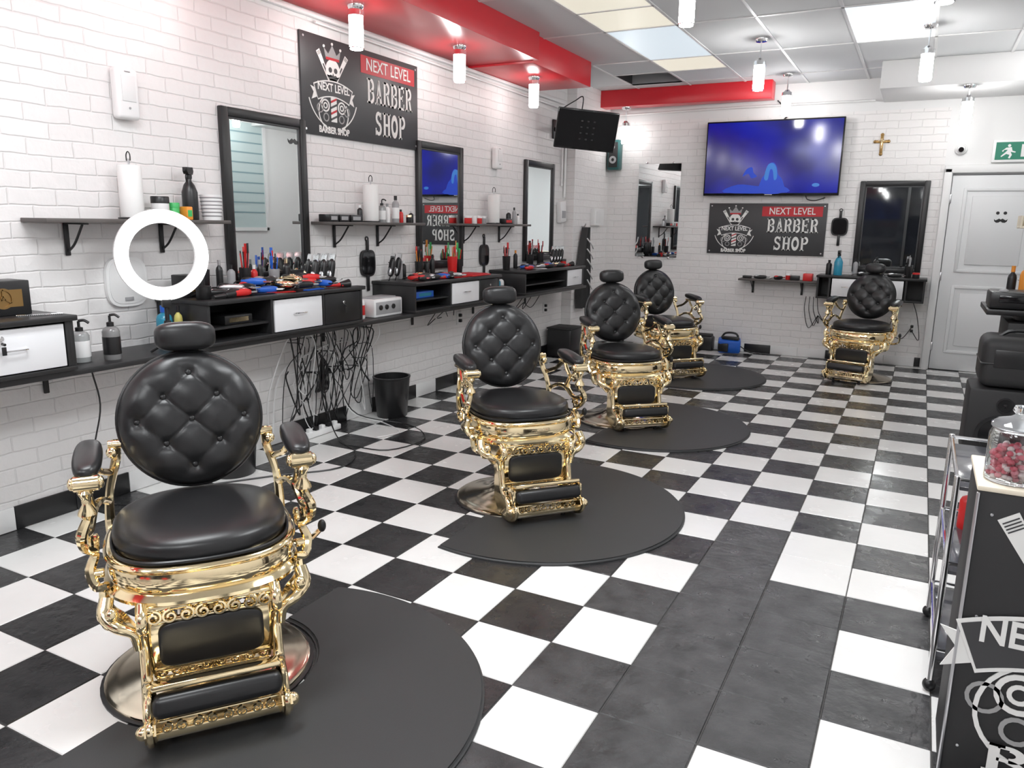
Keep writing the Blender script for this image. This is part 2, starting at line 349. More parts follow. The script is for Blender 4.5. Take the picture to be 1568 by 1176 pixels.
# ------------------------------------------------------------------ mirrors
def wmirror(M,w,h,fr=.055,deco=False):
    b=B();b.M=M
    b.box((0,0,.012),(w-.02,h-.02,.014),mirror)
    if deco: moustache(b,(.245,.37),.05,blk,.0195)
    if fr:
        for sx in (-1,1): b.box((sx*(w/2-fr/2),0,.018),(fr,h,.036),blk,.008)
        for sy in (-1,1): b.box((0,sy*(h/2-fr/2),.018),(w-2*fr+.004,fr,.034),blk,.008)
        for sx in (-1,1): b.box((sx*(w/2-fr-.006),0,.014),(.014,h-2*fr,.026),dgrey,.003)
        for sy in (-1,1): b.box((0,sy*(h/2-fr-.006),.014),(w-2*fr,.014,.026),dgrey,.003)
    else:
        for sx in (-1,1): b.box((sx*w*.3,h/2,.016),(.03,.02,.02),chrome,.003);b.box((sx*w*.3,-h/2,.016),(.03,.02,.02),chrome,.003)
    b.done('framed_mirror' if fr else 'frameless_mirror')
for y in (3.72,5.725,7.675): wmirror(ML@Matrix.Translation((y,1.61,0)),.71,1.04,.055,y<4)
wmirror(MB@Matrix.Translation((3.395,1.50,0)),.68,.98)
wmirror(MB@Matrix.Translation((.79,1.66,0)),.55,1.14,0)
# ------------------------------------------------------------------ TVs
def tvscreen():
    m=bpy.data.materials.new('tv_screen_blue');m.use_nodes=True;nt=m.node_tree;b=nt.nodes['Principled BSDF'];L=nt.links.new
    tc=nt.nodes.new('ShaderNodeTexCoord');n=nt.nodes.new('ShaderNodeTexNoise');n.inputs['Scale'].default_value=2.2;L(tc.outputs['Object'],n.inputs['Vector'])
    r=nt.nodes.new('ShaderNodeValToRGB');r.color_ramp.elements[0].position=.35;r.color_ramp.elements[1].position=.75
    r.color_ramp.elements[0].color=(.0,.002,.13,1);r.color_ramp.elements[1].color=(.001,.008,.36,1)
    L(n.outputs['Fac'],r.inputs[0]);L(r.outputs[0],b.inputs['Emission Color']);b.inputs['Emission Strength'].default_value=1.;b.inputs['Base Color'].default_value=(0,0,.01,1);b.inputs['Roughness'].default_value=.12
    return m
tvs=tvscreen();cy=mat('tv_glow_cyan',(.0,.05,.2),.3,emit=.5,ecol=(.05,.26,.75))
cy2=mat('tv_glow_blue',(.0,.03,.2),.3,emit=.5,ecol=(.003,.04,.62))
b=B();b.M=MB@Matrix.Translation((2.105,2.25,0))
w,h=1.49,.83
b.box((0,0,.03),(.5,.4,.06),blk);b.box((0,0,.085),(w,h,.05),blkg,.006)
b.box((0,.006,.1105),(w-.03,h-.045,.002),tvs)
def blob(pts,m,z): 
    n=len(pts);q=[]
    for i in range(n):
        a,c,d,e=[Vector(pts[(i+k)%n]) for k in (-1,0,1,2)]
        for k in range(4):
            t=k/4;p=.5*((2*c)+(d-a)*t+(2*a-5*c+4*d-e)*t*t+(3*c-a-3*d+e)*t**3);q.append((p.x,p.y))
    b.prism(q,.001,m,z0=z)
blob([(-.10,-.38),(-.09,-.24),(-.05,-.17),(-.03,-.08),(.03,-.05),(.07,-.10),(.09,-.18),(.14,-.24),(.16,-.38)],cy2,.1113)
blob([(-.06,-.22),(-.03,-.08),(.03,-.06),(.07,-.12),(.08,-.22),(.05,-.24),(.03,-.14),(0,-.13),(-.02,-.24)],cy,.1115)
blob([(-.30,-.2),(-.26,-.12),(-.2,-.1),(-.18,-.16),(-.14,-.2),(-.2,-.22),(-.24,-.17)],cy2,.1115)
blob([(-.5,-.38),(-.35,-.29),(-.1,-.31),(.1,-.29),(.2,-.38)],cy2,.1112)
b.disc((.5,-.3),.025,.001,cy,20,.1115,1.6,.8);b.box((0,-h/2+.012,.111),(.08,.006,.002),steel)
b.tube([(.4,-h/2,.08),(.42,-h/2-.04,.03),(.5,-h/2-.05,.01),(.6,-h/2-.02,.01)],.005,blk,6)
b.done('flat_screen_tv')
n=Vector((math.cos(math.radians(-58)),math.sin(math.radians(-58)),0));n=(n+Vector((0,0,-.30))).normalized()
r=Vector((0,0,1)).cross(n).normalized();u=n.cross(r)
rr=r*math.cos(.08)-u*math.sin(.08);uu=n.cross(rr)
b=B();b.M=Mcol((.51,7.74,2.44),rr,uu,n)
b.box((0,0,0),(.64,.40,.045),blkg,.008);b.box((0,.004,.023),(.615,.365,.002),mat('tv_dark_screen',(.005,.005,.006),.22,spec=.3))
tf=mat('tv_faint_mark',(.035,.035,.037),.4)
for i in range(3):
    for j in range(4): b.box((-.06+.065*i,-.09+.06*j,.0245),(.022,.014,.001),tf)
b.M=Matrix.Identity(4)
b.tube([(.47,7.8,2.46),(.35,7.92,2.5),(.2,8.0,2.5),(.01,8.05,2.5)],.02,blk);b.box((.012,8.05,2.5),(.02,.12,.2),blk,.004)
b.tube([(.4,7.85,2.6),(.43,7.82,2.78),(.3,7.9,2.76),(.02,8.1,2.70)],.006,blk)
b.done('corner_tv')
# ------------------------------------------------------------------ pendants
def pendant_mesh(drop,bm_):
    b=B()
    b.lathe([(.055,0),(.055,-.012),(.045,-.03),(.02,-.035),(.0,-.035)],chrome,20)
    b.cyl((0,0,-.03),(0,0,-drop+.24),.006,chrome,n=8)
    b.lathe([(0,-drop+.262),(.02,-drop+.26),(.03,-drop+.245),(.05,-drop+.235),(.052,-drop+.2),(0,-drop+.2)],chrome,20)
    b.lathe([(0,-drop+.2),(.046,-drop+.2),(.046,-drop+.012),(.04,-drop),(0,-drop)],bm_,12,smooth=False)
    b.ringd((0,0),.042,.05,.006,chrome,16,-drop+.005)
    return b.mesh('pendant_lamp')
p1=pendant_mesh(.27,bulbs);p2=pendant_mesh(.42,bulbm);p3=pendant_mesh(.35,bulbm);p4=pendant_mesh(.42,bulbs)
for y in (4.2,5.46,6.78): place(p1,'pendant_lamp',(.37,y,2.83 if y<6.2 else 2.815))
for y in (2.9,1.6,-.4,-2.): place(p1,'pendant_lamp',(.37,y,2.83))
for x,y in ((2.36,4.75),(2.33,7.15),(2.3,8.85),(3.69,4.83),(3.60,7.2),(2.36,2.3),(3.69,2.3),(2.36,-.6),(3.69,-.6)): place(p2,'pendant_lamp',(x,y,ZC))
place(p3,'pendant_lamp',(3.955,8.62,2.80));place(p3,'pendant_lamp',(4.7,7.9,ZC));place(p4,'pendant_lamp',(.42,9.18,2.86))
def area(x,y,sx,sy,e,col,z=ZC-.012):
    l=bpy.data.lights.new('fill_light','AREA');l.shape='RECTANGLE';l.size=sx;l.size_y=sy;l.energy=e;l.color=col
    o=bpy.data.objects.new('unseen_fill_light',l);o.location=(x,y,z);S.collection.objects.link(o)
for x,y in ((3.335,2.75),(1.505,1.53),(3.335,-.9),(1.505,-2)): area(x,y,.56,1.17,46,(.95,.98,1))  # fill lamps added out of view under the ceiling to brighten the room
# ------------------------------------------------------------------ barber chair
CH={}
def part(n,b): CH[n]=b.mesh(n)
b=B()
b.lathe([(.335,0),(.335,.006),(.325,.008)],blk,48)
b.lathe([(.325,.004),(.323,.016),(.312,.021),(.29,.021),(.275,.026),(.23,.032),(.19,.045),(.15,.06),(.12,.085),(.10,.12),(.092,.16),(.092,.36),(0,.36)],goldd,48)
b.lathe([(.105,.13),(.112,.14),(.105,.15)],gold,32);part('base',b)
b=B();b.box((0,.03,.37),(.36,.36,.05),gold,.012);b.box((0,.02,.335),(.22,.24,.05),goldd,.01)
def sup(a,bb_,t,e): 
    c,s_=math.cos(t),math.sin(t);return (a*math.copysign(abs(c)**e,c),bb_*math.copysign(abs(s_)**e,s_))
N=64;path=[sup(.268,.272,2*pi*k/N,.72) for k in range(N)]
prof=[(-.03,.500),(.004,.502),(.014,.497),(.018,.488),(.014,.478),(.004,.473),(.008,.462),(.010,.44),(.008,.42),(.002,.412),(.012,.405),(.022,.396),(.022,.386),(.012,.378),(-.03,.376)]
vs=[];fs=[]
for k in range(N):
    x,y=path[k];xa,ya=path[k-1];xb,yb=path[(k+1)%N];t=Vector((xb-xa,yb-ya));t.normalize();nn=(t.y,-t.x)
    for o,z in prof: vs.append((x+nn[0]*o,y+nn[1]*o,z))
m=len(prof)
for k in range(N):
    k2=(k+1)%N
    for i in range(m-1): fs.append([k*m+i,k*m+i+1,k2*m+i+1,k2*m+i][::-1])
    fs.append([k*m+m-1,k*m,k2*m,k2*m+m-1][::-1])
b.add(vs,fs,gold,True)
def spiral(c,r,turns,plane,sg=1,r0=.006,th=.006,a0=0,n=14):
    P=[]
    for k in range(n):
        t=k/(n-1);a=a0+sg*turns*2*pi*t;q=r*(1-t)+r0*t;x,z=q*math.cos(a),q*math.sin(a)
        P.append((c[0]+x,c[1],c[2]+z) if plane=='xz' else (c[0],c[1]+x,c[2]+z))
    return P
for sg in (-1,1):
    x0=.185*sg
    prf=[(-.265,.385),(-.30,.365),(-.30,.335),(-.27,.315),(-.262,.27),(-.27,.22),(-.285,.17),(-.315,.14),(-.36,.125),(-.385,.09),(-.37,.05),(-.31,.045),(-.24,.06),(-.205,.10),(-.20,.16),(-.205,.22),(-.19,.28),(-.15,.32),(-.09,.35),(-.05,.385)]
    M=Mcol((x0-.016,0,0),(0,1,0),(0,0,1),(1,0,0));b.prism(prf,.032,gold,M)
    b.tube([(x0,y,z) for y,z in prf[:12]],.017,gold,10,4)
    b.tube([(.275*sg,-.20,.40),(.28*sg,-.23,.36),(.25*sg,-.265,.335),(.21*sg,-.27,.31),(.2*sg,-.27,.26)],[.02,.022,.017,.015,.012],gold,10)
    b.tube([(.285*sg,-.1,.39),(.28*sg,-.13,.34),(.24*sg,-.17,.32),(.2*sg,-.19,.27)],[.016,.018,.014,.01],gold,8)
    b.tube(spiral((.265*sg,-.24,.345),.026,1.4,'xz',sg),.007,gold,6,3)
    b.tube(spiral((x0,-.325,.155),.03,1.4,'yz',-1),.009,gold,6,3)
    b.sel((.262*sg,-.262,.375),(.018,.018,.022),gold)
for k in range(8):
    x=-.155+.31*k/7;s_=1 if k%2 else -1
    b.tube(spiral((x,-.272-.012*math.cos(x*6),.352),.022,1.3,'xz',s_,a0=pi/2),.0055,gold,6,3)
    b.tube(spiral((x*.93,-.262,.165),.02,1.3,'xz',s_,a0=-pi/2),.005,gold,6,3)
b.box((0,-.265,.375),(.40,.03,.02),gold,.006);b.box((0,-.262,.328),(.33,.014,.012),gold,.004)
part('seat_frame',b)
b=B()
b.box((0,-.255,.25),(.34,.018,.175),gold,.006);b.sel((0,-.266,.257),(.148,.016,.072),leather,.35,.25,40,16)
b.box((0,-.262,.178),(.33,.016,.01),gold,.003);b.box((0,-.262,.148),(.32,.016,.01),gold,.003);part('calf_panel',b)
b=B()
for sg in (-1,1):
    b.tube([(.175*sg,-.26,.13),(.185*sg,-.32,.17),(.18*sg,-.37,.19),(.17*sg,-.41,.185)],[.014,.012,.014,.012],gold)
    b.box((.178*sg,-.415,.165),(.014,.05,.075),gold,.006)
    fp=[(-.24,.04),(-.24,.085),(-.30,.105),(-.36,.095),(-.41,.105),(-.455,.125),(-.47,.10),(-.455,.07),(-.42,.045),(-.36,.03),(-.3,.035)]
    b.prism(fp,.03,gold,Mcol((.182*sg-.015,0,0),(0,1,0),(0,0,1),(1,0,0)));b.tube([(.182*sg,y,z) for y,z in fp],.01,gold,8,3,True)
    b.sel((.2*sg,-.44,.098),(.02,.02,.02),gold);b.cyl((.12*sg,-.36,0),(.12*sg,-.36,.05),.012,blk)
b.box((0,-.43,.075),(.36,.014,.022),gold,.005);b.box((0,-.43,.115),(.33,.012,.010),gold,.004);b.box((0,-.36,.055),(.35,.12,.014),goldd,.004)
for k in range(8):
    x=-.14+.28*k/7;b.tube(spiral((x,-.437,.096),.016,1.2,'xz',1 if k%2 else -1,a0=pi/2),.0045,gold,6,3)
b.box((0,-.435,.165),(.345,.06,.066),leather,.022,(-.25,0,0),4);b.box((0,-.405,.210),(.345,.075,.018),gold,.007,(-.30,0,0))
part('footrest',b)
b=B();b.sel((0,-.012,.532),(.258,.268,.055),leather,.62,.84,56,18)
b.tube([(x*.97,y*.985-.012,.511) for x,y in path[::4]],.006,leather,6,4,True);part('seat_cushion',b)
# back
R=.228;NB,NR=110,40;T=Matrix.Translation((0,.235,.812))@Matrix.Rotation(math.radians(-12),4,'X')
SX,SZ=.084,.078
def hf(x,z):
    r=math.hypot(x,z);q=min(r/R,1);h=.060*(1-q**4.5)**.5
    s_=(x/SX+z/SZ)/2;t=(z/SZ-x/SX)/2
    cr=0
    for v,w_ in ((s_,t),(t,s_)):
        i=round(v)
        if abs(i)<=1: cr=max(cr,math.exp(-((v-i)*.115/.007)**2)*(.45 if abs(w_)>1.05 else 1))
    h-=.0035*cr
    # soft pillow swell between the buttons
    h+=.004*(math.sin(pi*s_)**2*math.sin(pi*t)**2)*(1 if q<.8 else max(0,(1-q)/.2))
    for i in (-1,0,1):
        for j in (-1,0,1):
            bx=(i-j)*SX;bz=(i+j)*SZ;d=math.hypot(x-bx,z-bz)
            h-=.010*math.exp(-(d/.015)**2)+.008*math.exp(-(d/.034)**2)
    return h
vs=[(0,-hf(0,0),0)];fs=[]
for i in range(1,NR+1):
    r=R*math.sin(pi/2*i/NR)**.85
    for k in range(NB):
        a=2*pi*k/NB;x,z=r*math.cos(a),r*math.sin(a);vs.append((x,-max(hf(x,z),-.0),z))
for k in range(NB): fs.append([0,1+(k+1)%NB,1+k])
for i in range(NR-1):
    for k in range(NB): k2=(k+1)%NB;fs.append([1+i*NB+k,1+i*NB+k2,1+(i+1)*NB+k2,1+(i+1)*NB+k])
b=B();b.M=T;b.add(vs,fs,leather,True)
for i in (-1,0,1):
    for j in (-1,0,1):
        x,z=(i-j)*SX,(i+j)*SZ;b.sel((x,-hf(x,z)-.003,z),(.011,.006,.011),leather,n=12,k=6)
b.lathe([(R,0),(R+.004,.01),(R,.03),(.18,.045),(0,.05)],leather,48,(0,0,0),Matrix.Rotation(-pi/2,4,'X'))
b.tube([(R*math.cos(2*pi*k/24),0,R*math.sin(2*pi*k/24)) for k in range(24)],.007,leather,8,3,True);part('backrest',b)
b=B();b.sel((0,.29,1.088),(.098,.05,.05),leather,.6,.75,32,16,Matrix.Rotation(-.15,4,'X'))
b.tube([(.093*math.cos(2*pi*k/16),.29,1.088+.048*math.sin(2*pi*k/16)) for k in range(16)],.0035,leather,6,3,True)
for sg in (-1,1): b.tube([(.035*sg,.30,1.05),(.035*sg,.305,1.01),(.035*sg,.285,.93)],.007,gold)
part('headrest',b)
b=B()
for sg in (-1,1):
    X=lambda v:(.25+(v-.25)*.62)*sg if v>.25 else v*sg
    b.tube([(X(.27),.13,.43),(X(.285),.18,.5),(X(.275),.2,.6),(X(.24),.225,.70),(X(.238),.24,.76)],[.018,.016,.013,.015,.012],gold)
    b.sel((X(.25),.222,.72),(.02,.02,.02),gold);b.cyl((X(.22),.23,.745),(X(.27),.23,.745),.015,gold)
    b.tube([(X(.27),.2,.66),(X(.31),.13,.69),(X(.335),.07,.74)],[.012,.011,.014],gold)
    b.box((X(.335),-.02,.745),(.05,.22,.016),gold,.006)
    b.sel((X(.335),-.015,.775),(.04,.13,.026),leather,.7,.7,28,12,Matrix.Rotation(.10,4,'X'))
    b.cyl((X(.335)-.035,-.135,.735),(X(.335)+.035,-.135,.735),.024,gold)
    for q in (-.038,.038): b.sel((X(.335)+q,-.135,.735),(.010,.018,.018),gold)
    b.lathe([(.014,.10),(.022,.085),(.014,.07),(.012,.05),(.024,.03),(.026,.02),(.014,.005),(.012,-.01)],gold,16,(X(.342),-.13,.62))
    b.tube([(X(.342),-.13,.63),(X(.375),-.15,.58),(X(.37),-.12,.53),(X(.335),-.09,.50),(X(.36),-.1,.45),(X(.335),-.13,.41),(X(.285),-.14,.415)],[.012,.015,.012,.013,.016,.014,.012],gold)
    b.tube([(X(.36),-.13,.57),(X(.35),-.05,.56),(X(.335),.03,.60),(X(.31),.1,.60),(X(.285),.17,.57)],[.010,.012,.014,.011,.012],gold)
    b.tube([(X(.335),.03,.60),(X(.345),.0,.66),(X(.34),.03,.70),(X(.335),.05,.735)],[.011,.009,.011,.009],gold)
    b.tube(spiral((X(.35),-.075,.525),.032,1.5,'yz',1),.007,gold,6,3)
    b.tube(spiral((X(.345),-.06,.68),.034,1.4,'yz',-1),.007,gold,6,3)
    b.tube(spiral((X(.345),.05,.47),.035,1.4,'yz',1),.008,gold,6,3)
    b.cyl((X(.33),.03,.60),(X(.37),.03,.60),.018,gold);b.cyl((X(.30),-.1,.44),(X(.372),-.1,.44),.015,gold)
b.tube([(.2,.06,.36),(.30,.08,.37),(.35,.02,.40),(.37,-.06,.46)],[.009,.009,.009,.009],gold);b.sel((.372,-.07,.475),(.014,.014,.022),blk)
part('armrests',b)
def chair(x,y,az,z=0):
    e=bpy.data.objects.new('barber_chair',None);e.location=(x,y,z);e.rotation_euler=(0,0,math.radians(az+90));S.collection.objects.link(e)
    for n,me in CH.items(): place(me,n,parent=e)
CP=[(1.750,1.62,-37.5),(1.88,3.60,-41),(1.79,5.54,-47),(1.51,7.58,-41),(3.275,8.42,-101)]
for c in CP: chair(*c)
# mats
def amat(chx,chy,cx,cy,r):
    off=cx-chx;pts=[];n=72
    a0=math.acos(-off/r)
    for k in range(n+1):
        a=-a0+2*a0*k/n;pts.append((cx+r*math.cos(a),cy+r*math.sin(a)))
    for k in range(25): 
        a=pi/2-pi*k/24;pts.append((chx+.345*math.cos(a),chy+.345*math.sin(a)))
    bm=bmesh.new();V=[bm.verts.new((p[0],p[1],0)) for p in pts];f=bm.faces.new(V);rr_=bmesh.ops.extrude_face_region(bm,geom=[f])
    top=[v for v in rr_['geom'] if isinstance(v,bmesh.types.BMVert)]
    for v in top: v.co.z=.016
    e=[e for e in bm.edges if all(abs(v.co.z-.016)<1e-6 for v in e.verts)]
    bmesh.ops.bevel(bm,geom=e,offset=.010,segments=3,affect='EDGES')
    bmesh.ops.recalc_face_normals(bm,faces=bm.faces)
    me=bpy.data.meshes.new('salon_floor_mat');bm.to_mesh(me);bm.free();me.materials.append(rubber);place(me,'salon_floor_mat')
amat(1.750,1.62,1.99,1.56,.745);amat(1.88,3.60,2.05,3.56,.765);amat(1.79,5.54,2.03,5.52,.74);amat(1.51,7.58,1.80,7.63,.72)
# ------------------------------------------------------------------ workstations (left wall)
def knob(b,y,z,x):
    b.tube([(x,y-.05,z),(x+.02,y-.045,z),(x+.02,y+.045,z),(x,y+.05,z)],.004,chrome,6)
def lock(b,y,z,x):
    b.cyl((x,y,z+.01),(x+.012,y,z+.01),.011,chrome);b.cyl((x+.01,y,z-.01),(x+.03,y,z-.012),.006,blk);b.box((x+.02,y,z-.04),(.006,.018,.035),blk,.002)
def station(y0,y1,w0,w1,ztop=1.055,d=.40,name='styling_station'):
    b=B();zb=.806;zt=ztop;q=.004
    b.box((d/2+.012,(y0+y1)/2,zt-.0125),(d+.02,y1-y0+.02,.025),wood,.004)
    b.box((d/2+q,(y0+y1)/2,zb+.01),(d,y1-y0,.02),wood,.003);b.box((.014,(y0+y1)/2,(zb+zt)/2),(.02,y1-y0,zt-zb-.03),wood)
    for y in (y0+.01,w0-.012,w1+.012,y1-.01): b.box((d/2+q,y,(zb+zt)/2),(d-.01,.02,zt-zb-.04),wood,.002)
    b.box((d-.008,(w0+w1)/2,(zb+zt)/2-.005),(.02,w1-w0-.012,zt-zb-.06),wdrawer,.003);knob(b,(w0+w1)/2,(zb+zt)/2,d)
    if y1-w1>.15: b.box((d-.01,(w1+y1)/2,(zb+zt)/2-.005),(.018,y1-w1-.05,zt-zb-.055),blk,.003);lock(b,(w1+y1)/2,(zb+zt)/2+.02,d)
    if w0-y0>.15: b.box((d/2,(w0+y0)/2,zb+.09),(d-.04,w0-y0-.05,.012),wood)
    b.done(name)
station(.75,2.12,1.62,2.08)
station(2.86,4.16,3.34,3.76);station(4.78,6.10,5.30,5.74,1.035);station(6.62,8.06,7.62,8.02,1.035)
b=B();lock(b,1.80,.975,.405);b.done('padlock')
b=B()
b.box((.194,4.35,.79),(.38,7.7,.028),wood,.004)
for y in (1.0,2.2,3.0,4.2,5.3,6.3,7.4): b.box((.1,y,.765),(.18,.02,.022),blk,.003);b.box((.010,y,.705),(.012,.025,.14),blk,.003)
b.done('counter_ledge')
shw=mat('shelf_edge',(.09,.08,.075),.45)
def shelf(y0,y1,br,z=1.465,d=.2):
    b=B();b.box((d/2+.003,(y0+y1)/2,z),(d,y1-y0,.02),shw,.003)
    for y in br:
        b.box((.010,y,z-.09),(.01,.025,.16),blk,.003);b.box((d*.45,y,z-.015),(d*.85,.022,.008),blk,.002)
        b.tube([(.014,y,z-.15),(.07,y,z-.11),(d*.7,y,z-.02)],.006,blk)
    b.done('floating_shelf')
shelf(2.17,3.24,(2.38,2.92));shelf(4.12,5.22,(4.35,4.85));shelf(5.98,7.12,(6.12,6.8))
# ------------------------------------------------------------------ small item builders
def bottle(x,y,z,r,h,m,cap=None,lab=None,name='bottle'):
    b=B();b.lathe([(0,0),(r*.95,0),(r,.005),(r,h*.68),(r*.85,h*.76),(r*.4,h*.82),(r*.4,h*.86),(0,h*.86)],m,16)
    b.lathe([(0,h*.84),(r*.45,h*.84),(r*.45,h),(0,h)],cap or blk,12)
    if lab: b.lathe([(r*1.01,h*.15),(r*1.02,h*.16),(r*1.02,h*.55),(r*1.01,h*.56)],lab,16)
    return b.done(name,(x,y,z))
def pump(x,y,z,r,h,m,lab=None):
    b=B();b.lathe([(0,0),(r*.95,0),(r,.006),(r,h*.62),(r*.8,h*.7),(r*.35,h*.74),(0,h*.74)],m,16);b.lathe([(0,h*.72),(r*.42,h*.72),(r*.42,h*.82),(r*.15,h*.84),(r*.15,h*.97),(0,h*.97)],blk,12)
    b.tube([(0,0,h*.98),(r*.6,0,h*.99),(r*1.1,-.0,h*.93)],r*.16,blk)
    if lab: b.lathe([(r*1.01,h*.12),(r*1.02,h*.13),(r*1.02,h*.5),(r*1.01,h*.51)],lab,16)
    return b.done('pump_bottle',(x,y,z),random.uniform(-1,1))
def spray(x,y,z,r,h,m,top=blk,rz=0):
    b=B();b.lathe([(0,0),(r*.95,0),(r,.006),(r,h*.5),(r*.7,h*.63),(r*.35,h*.7),(r*.35,h*.76),(0,h*.76)],m,16)
    b.cyl((0,0,h*.74),(0,0,h*.82),r*.42,top);b.prism([(-.035,0),(.04,0),(.055,.014),(.055,.036),(-.04,.04),(-.05,.018)],.026,top,Mcol((0,.013,h*.82),(1,0,0),(0,0,1),(0,-1,0)))
    b.tube([(.03,0,h*.83),(.045,0,h*.77),(.035,0,h*.68)],.005,top);b.cyl((.055,0,h*.89),(.072,0,h*.89),.008,top)
    return b.done('spray_bottle',(x,y,z),rz)
def roll(x,y,z):
    b=B();b.lathe([(0,0),(.07,0),(.07,.008),(0,.008)],blk,24);b.lathe([(.02,.01),(.056,.01),(.057,.012),(.057,.265),(.056,.268),(.02,.268)],paper,28)
    b.cyl((0,0,0),(0,0,.30),.005,steel,n=8);b.tube([(-.014,0,.29),(-.014,0,.32),(0,0,.335),(.014,0,.32),(.014,0,.29)],.003,blk,6);return b.done('paper_towel_roll',(x,y,z))
def jar(x,y,z,r,h,m,lid,name='product_jar'):
    b=B();b.lathe([(0,0),(r*.95,0),(r,.004),(r,h*.7),(r*.95,h*.72),(0,h*.72)],m,18);b.lathe([(0,h*.7),(r*1.03,h*.7),(r*1.03,h*.97),(r*.97,h),(0,h)],lid,18);return b.done(name,(x,y,z))
clm={}
def clipper(x,y,z,rz,body,acc,stand=False):
    k=(body.name,acc.name)
    if k not in clm:
        b=B();b.sel((0,0,.022),(.075,.024,.021),body,.7,.7,18,10);b.sel((-.035,0,.03),(.035,.02,.018),acc,.8,.8,14,8)
        b.prism([(.06,-.022),(.098,-.024),(.098,.024),(.06,.022)],.010,chrome,z0=.018)
        for i in range(7): b.box((.102,-.02+.0067*i,.024),(.01,.003,.005),chrome)
        b.cyl((.02,.022,.025),(.035,.034,.03),.005,chrome,n=8);b.tube([(-.07,0,.022),(-.10,.01,.02),(-.12,.03,.008)],.004,blk,6)
        clm[k]=b.mesh('hair_clipper')
    o=place(clm[k],'hair_clipper',(max(x,.15),y,z),rz)
    if stand: o.rotation_euler=(0,-1.35,rz);o.location=(max(x,.15),y,z+.10)
    return o
def box(x,y,z,d,m,lab=None,name='product_box',rz=0):
    b=B();b.box((0,0,d[2]/2),d,m,.004)
    if lab: b.box((d[0]/2+.0005,0,d[2]*.5),(.001,d[1]*.7,d[2]*.5),lab)
    b.box((0,0,d[2]-.002),(d[0]*.9,d[1]*.9,.006),m,.002);return b.done(name,(x,y,z),rz)
def cup(x,y,z,r,h,m,cols):
    b=B();b.lathe([(r*.85,0),(r*.87,.002),(r,h),(r*.93,h),(r*.8,.01),(0,.01)],m,18)
    for k in range(7):
        a=random.uniform(0,6.28);q=r*.5;l=h*random.uniform(1.4,1.9);c=random.choice(cols);tx,ty=q*1.4*math.cos(a),q*1.4*math.sin(a)
        b.tube([(q*.3*math.cos(a),q*.3*math.sin(a),.012),(tx,ty,l)],.004,c,6,1)
        if k%2: b.box((tx,ty,l),(.004,.02,.06),c,.001,(0,0,a))
    return b.done('comb_holder',(x,y,z))
def comb(x,y,z,rz,m):
    b=B();b.box((0,.012,.003),(.18,.012,.006),m,.002)
    for i in range(22): b.box((-.085+.008*i,-.006,.003),(.004,.026,.004),m)
    return b.done('hair_comb',(x,y,z),rz)
def brush(x,y,z,rz,m):
    b=B();b.cyl((-.10,0,.014),(.0,0,.014),.011,m,.014,12);b.cyl((0,0,.016),(.07,0,.02),.016,blk,.03,14);b.box((.02,0,.014),(.03,.035,.02),m,.006)
    return b.done('neck_brush',(x,y,z),rz)
def hmirror(M):
    b=B();b.M=M;b.prism([sup(.088,.10,2*pi*k/28,.55) for k in range(28)],.014,blk,z0=.003);b.prism([sup(.074,.086,2*pi*k/28,.55) for k in range(28)],.002,blkg,z0=.017)
    b.box((0,-.15,.012),(.03,.12,.014),blk,.006);b.box((0,.13,.012),(.028,.09,.014),blk,.006);b.ringd((0,.18),.012,.02,.006,blk,16,.003);return b.done('hand_mirror')
ZS=1.475;ZL=.804
Z1=1.056
cols=[(blk,steel),(redp,blk),(blk,redp),(blue,blk),(steel,blk),(gold,blk),(blk,gold)]
k=0
for (x,y,r) in ((.25,3.05,1.2),(.16,3.20,2.2),(.30,3.24,-.2),(.30,3.38,1.0),(.2,3.42,1.9),(.32,3.50,.4),(.22,3.58,.9),(.34,3.66,1.4),(.26,3.76,.7),(.16,3.64,1.3),(.33,3.84,.2),(.27,3.15,.8),(.2,3.3,.3),(.35,3.58,2.4),(.28,3.94,1.2),(.35,3.14,1.5)):
    clipper(x,y,Z1+.012*(k%3),r,*cols[k%7]);k+=1
for (x,y,r) in ((.27,3.32,.6),(.24,3.5,2.1),(.28,3.62,.2),(.24,3.70,1.7),(.26,3.42,1.2),(.26,3.80,1.0)): clipper(x,y,Z1+.048,r,*cols[(k+1)%7]);k+=1
cup(.08,3.12,Z1,.04,.14,blk,[blk,grey,redp]);cup(.1,3.42,Z1,.035,.14,blk,[redp,blk,blk]);cup(.08,3.68,Z1,.035,.12,grey,[redp,blue,blk])
for y in (3.90,3.98,4.06): clipper(.24,y,Z1,1.57,blk,steel,True)
for y in (3.94,4.03,4.11): clipper(.15,y,Z1,1.2,blk,gold,True)
bottle(.07,3.80,Z1,.025,.18,blk,gold);jar(.30,2.93,Z1,.04,.07,blk,blk);box(.12,2.97,Z1,(.12,.1,.12),blk,bronze,'grooming_box');bottle(.07,3.25,Z1,.02,.19,blk,steel);bottle(.07,3.52,Z1,.022,.15,redp,white);bottle(.06,3.58,Z1,.02,.18,blk,grey);bottle(.2,3.0,Z1,.022,.17,blk,blk);bottle(.08,3.33,Z1,.024,.16,grey,blk)
comb(.36,3.45,Z1,1.3,redp);comb(.37,3.72,Z1,1.7,blue);comb(.35,3.3,Z1,1.5,blk);brush(.36,3.98,Z1,1.2,redp);brush(.36,3.02,Z1,1.8,blk);comb(.34,4.08,Z1,1.4,white)
bottle(.2,2.93,ZL+.10,.03,.09,blk,gold);box(.25,3.12,ZL+.10,(.2,.2,.05),blk,gold,'clipper_case')
Z2=1.036
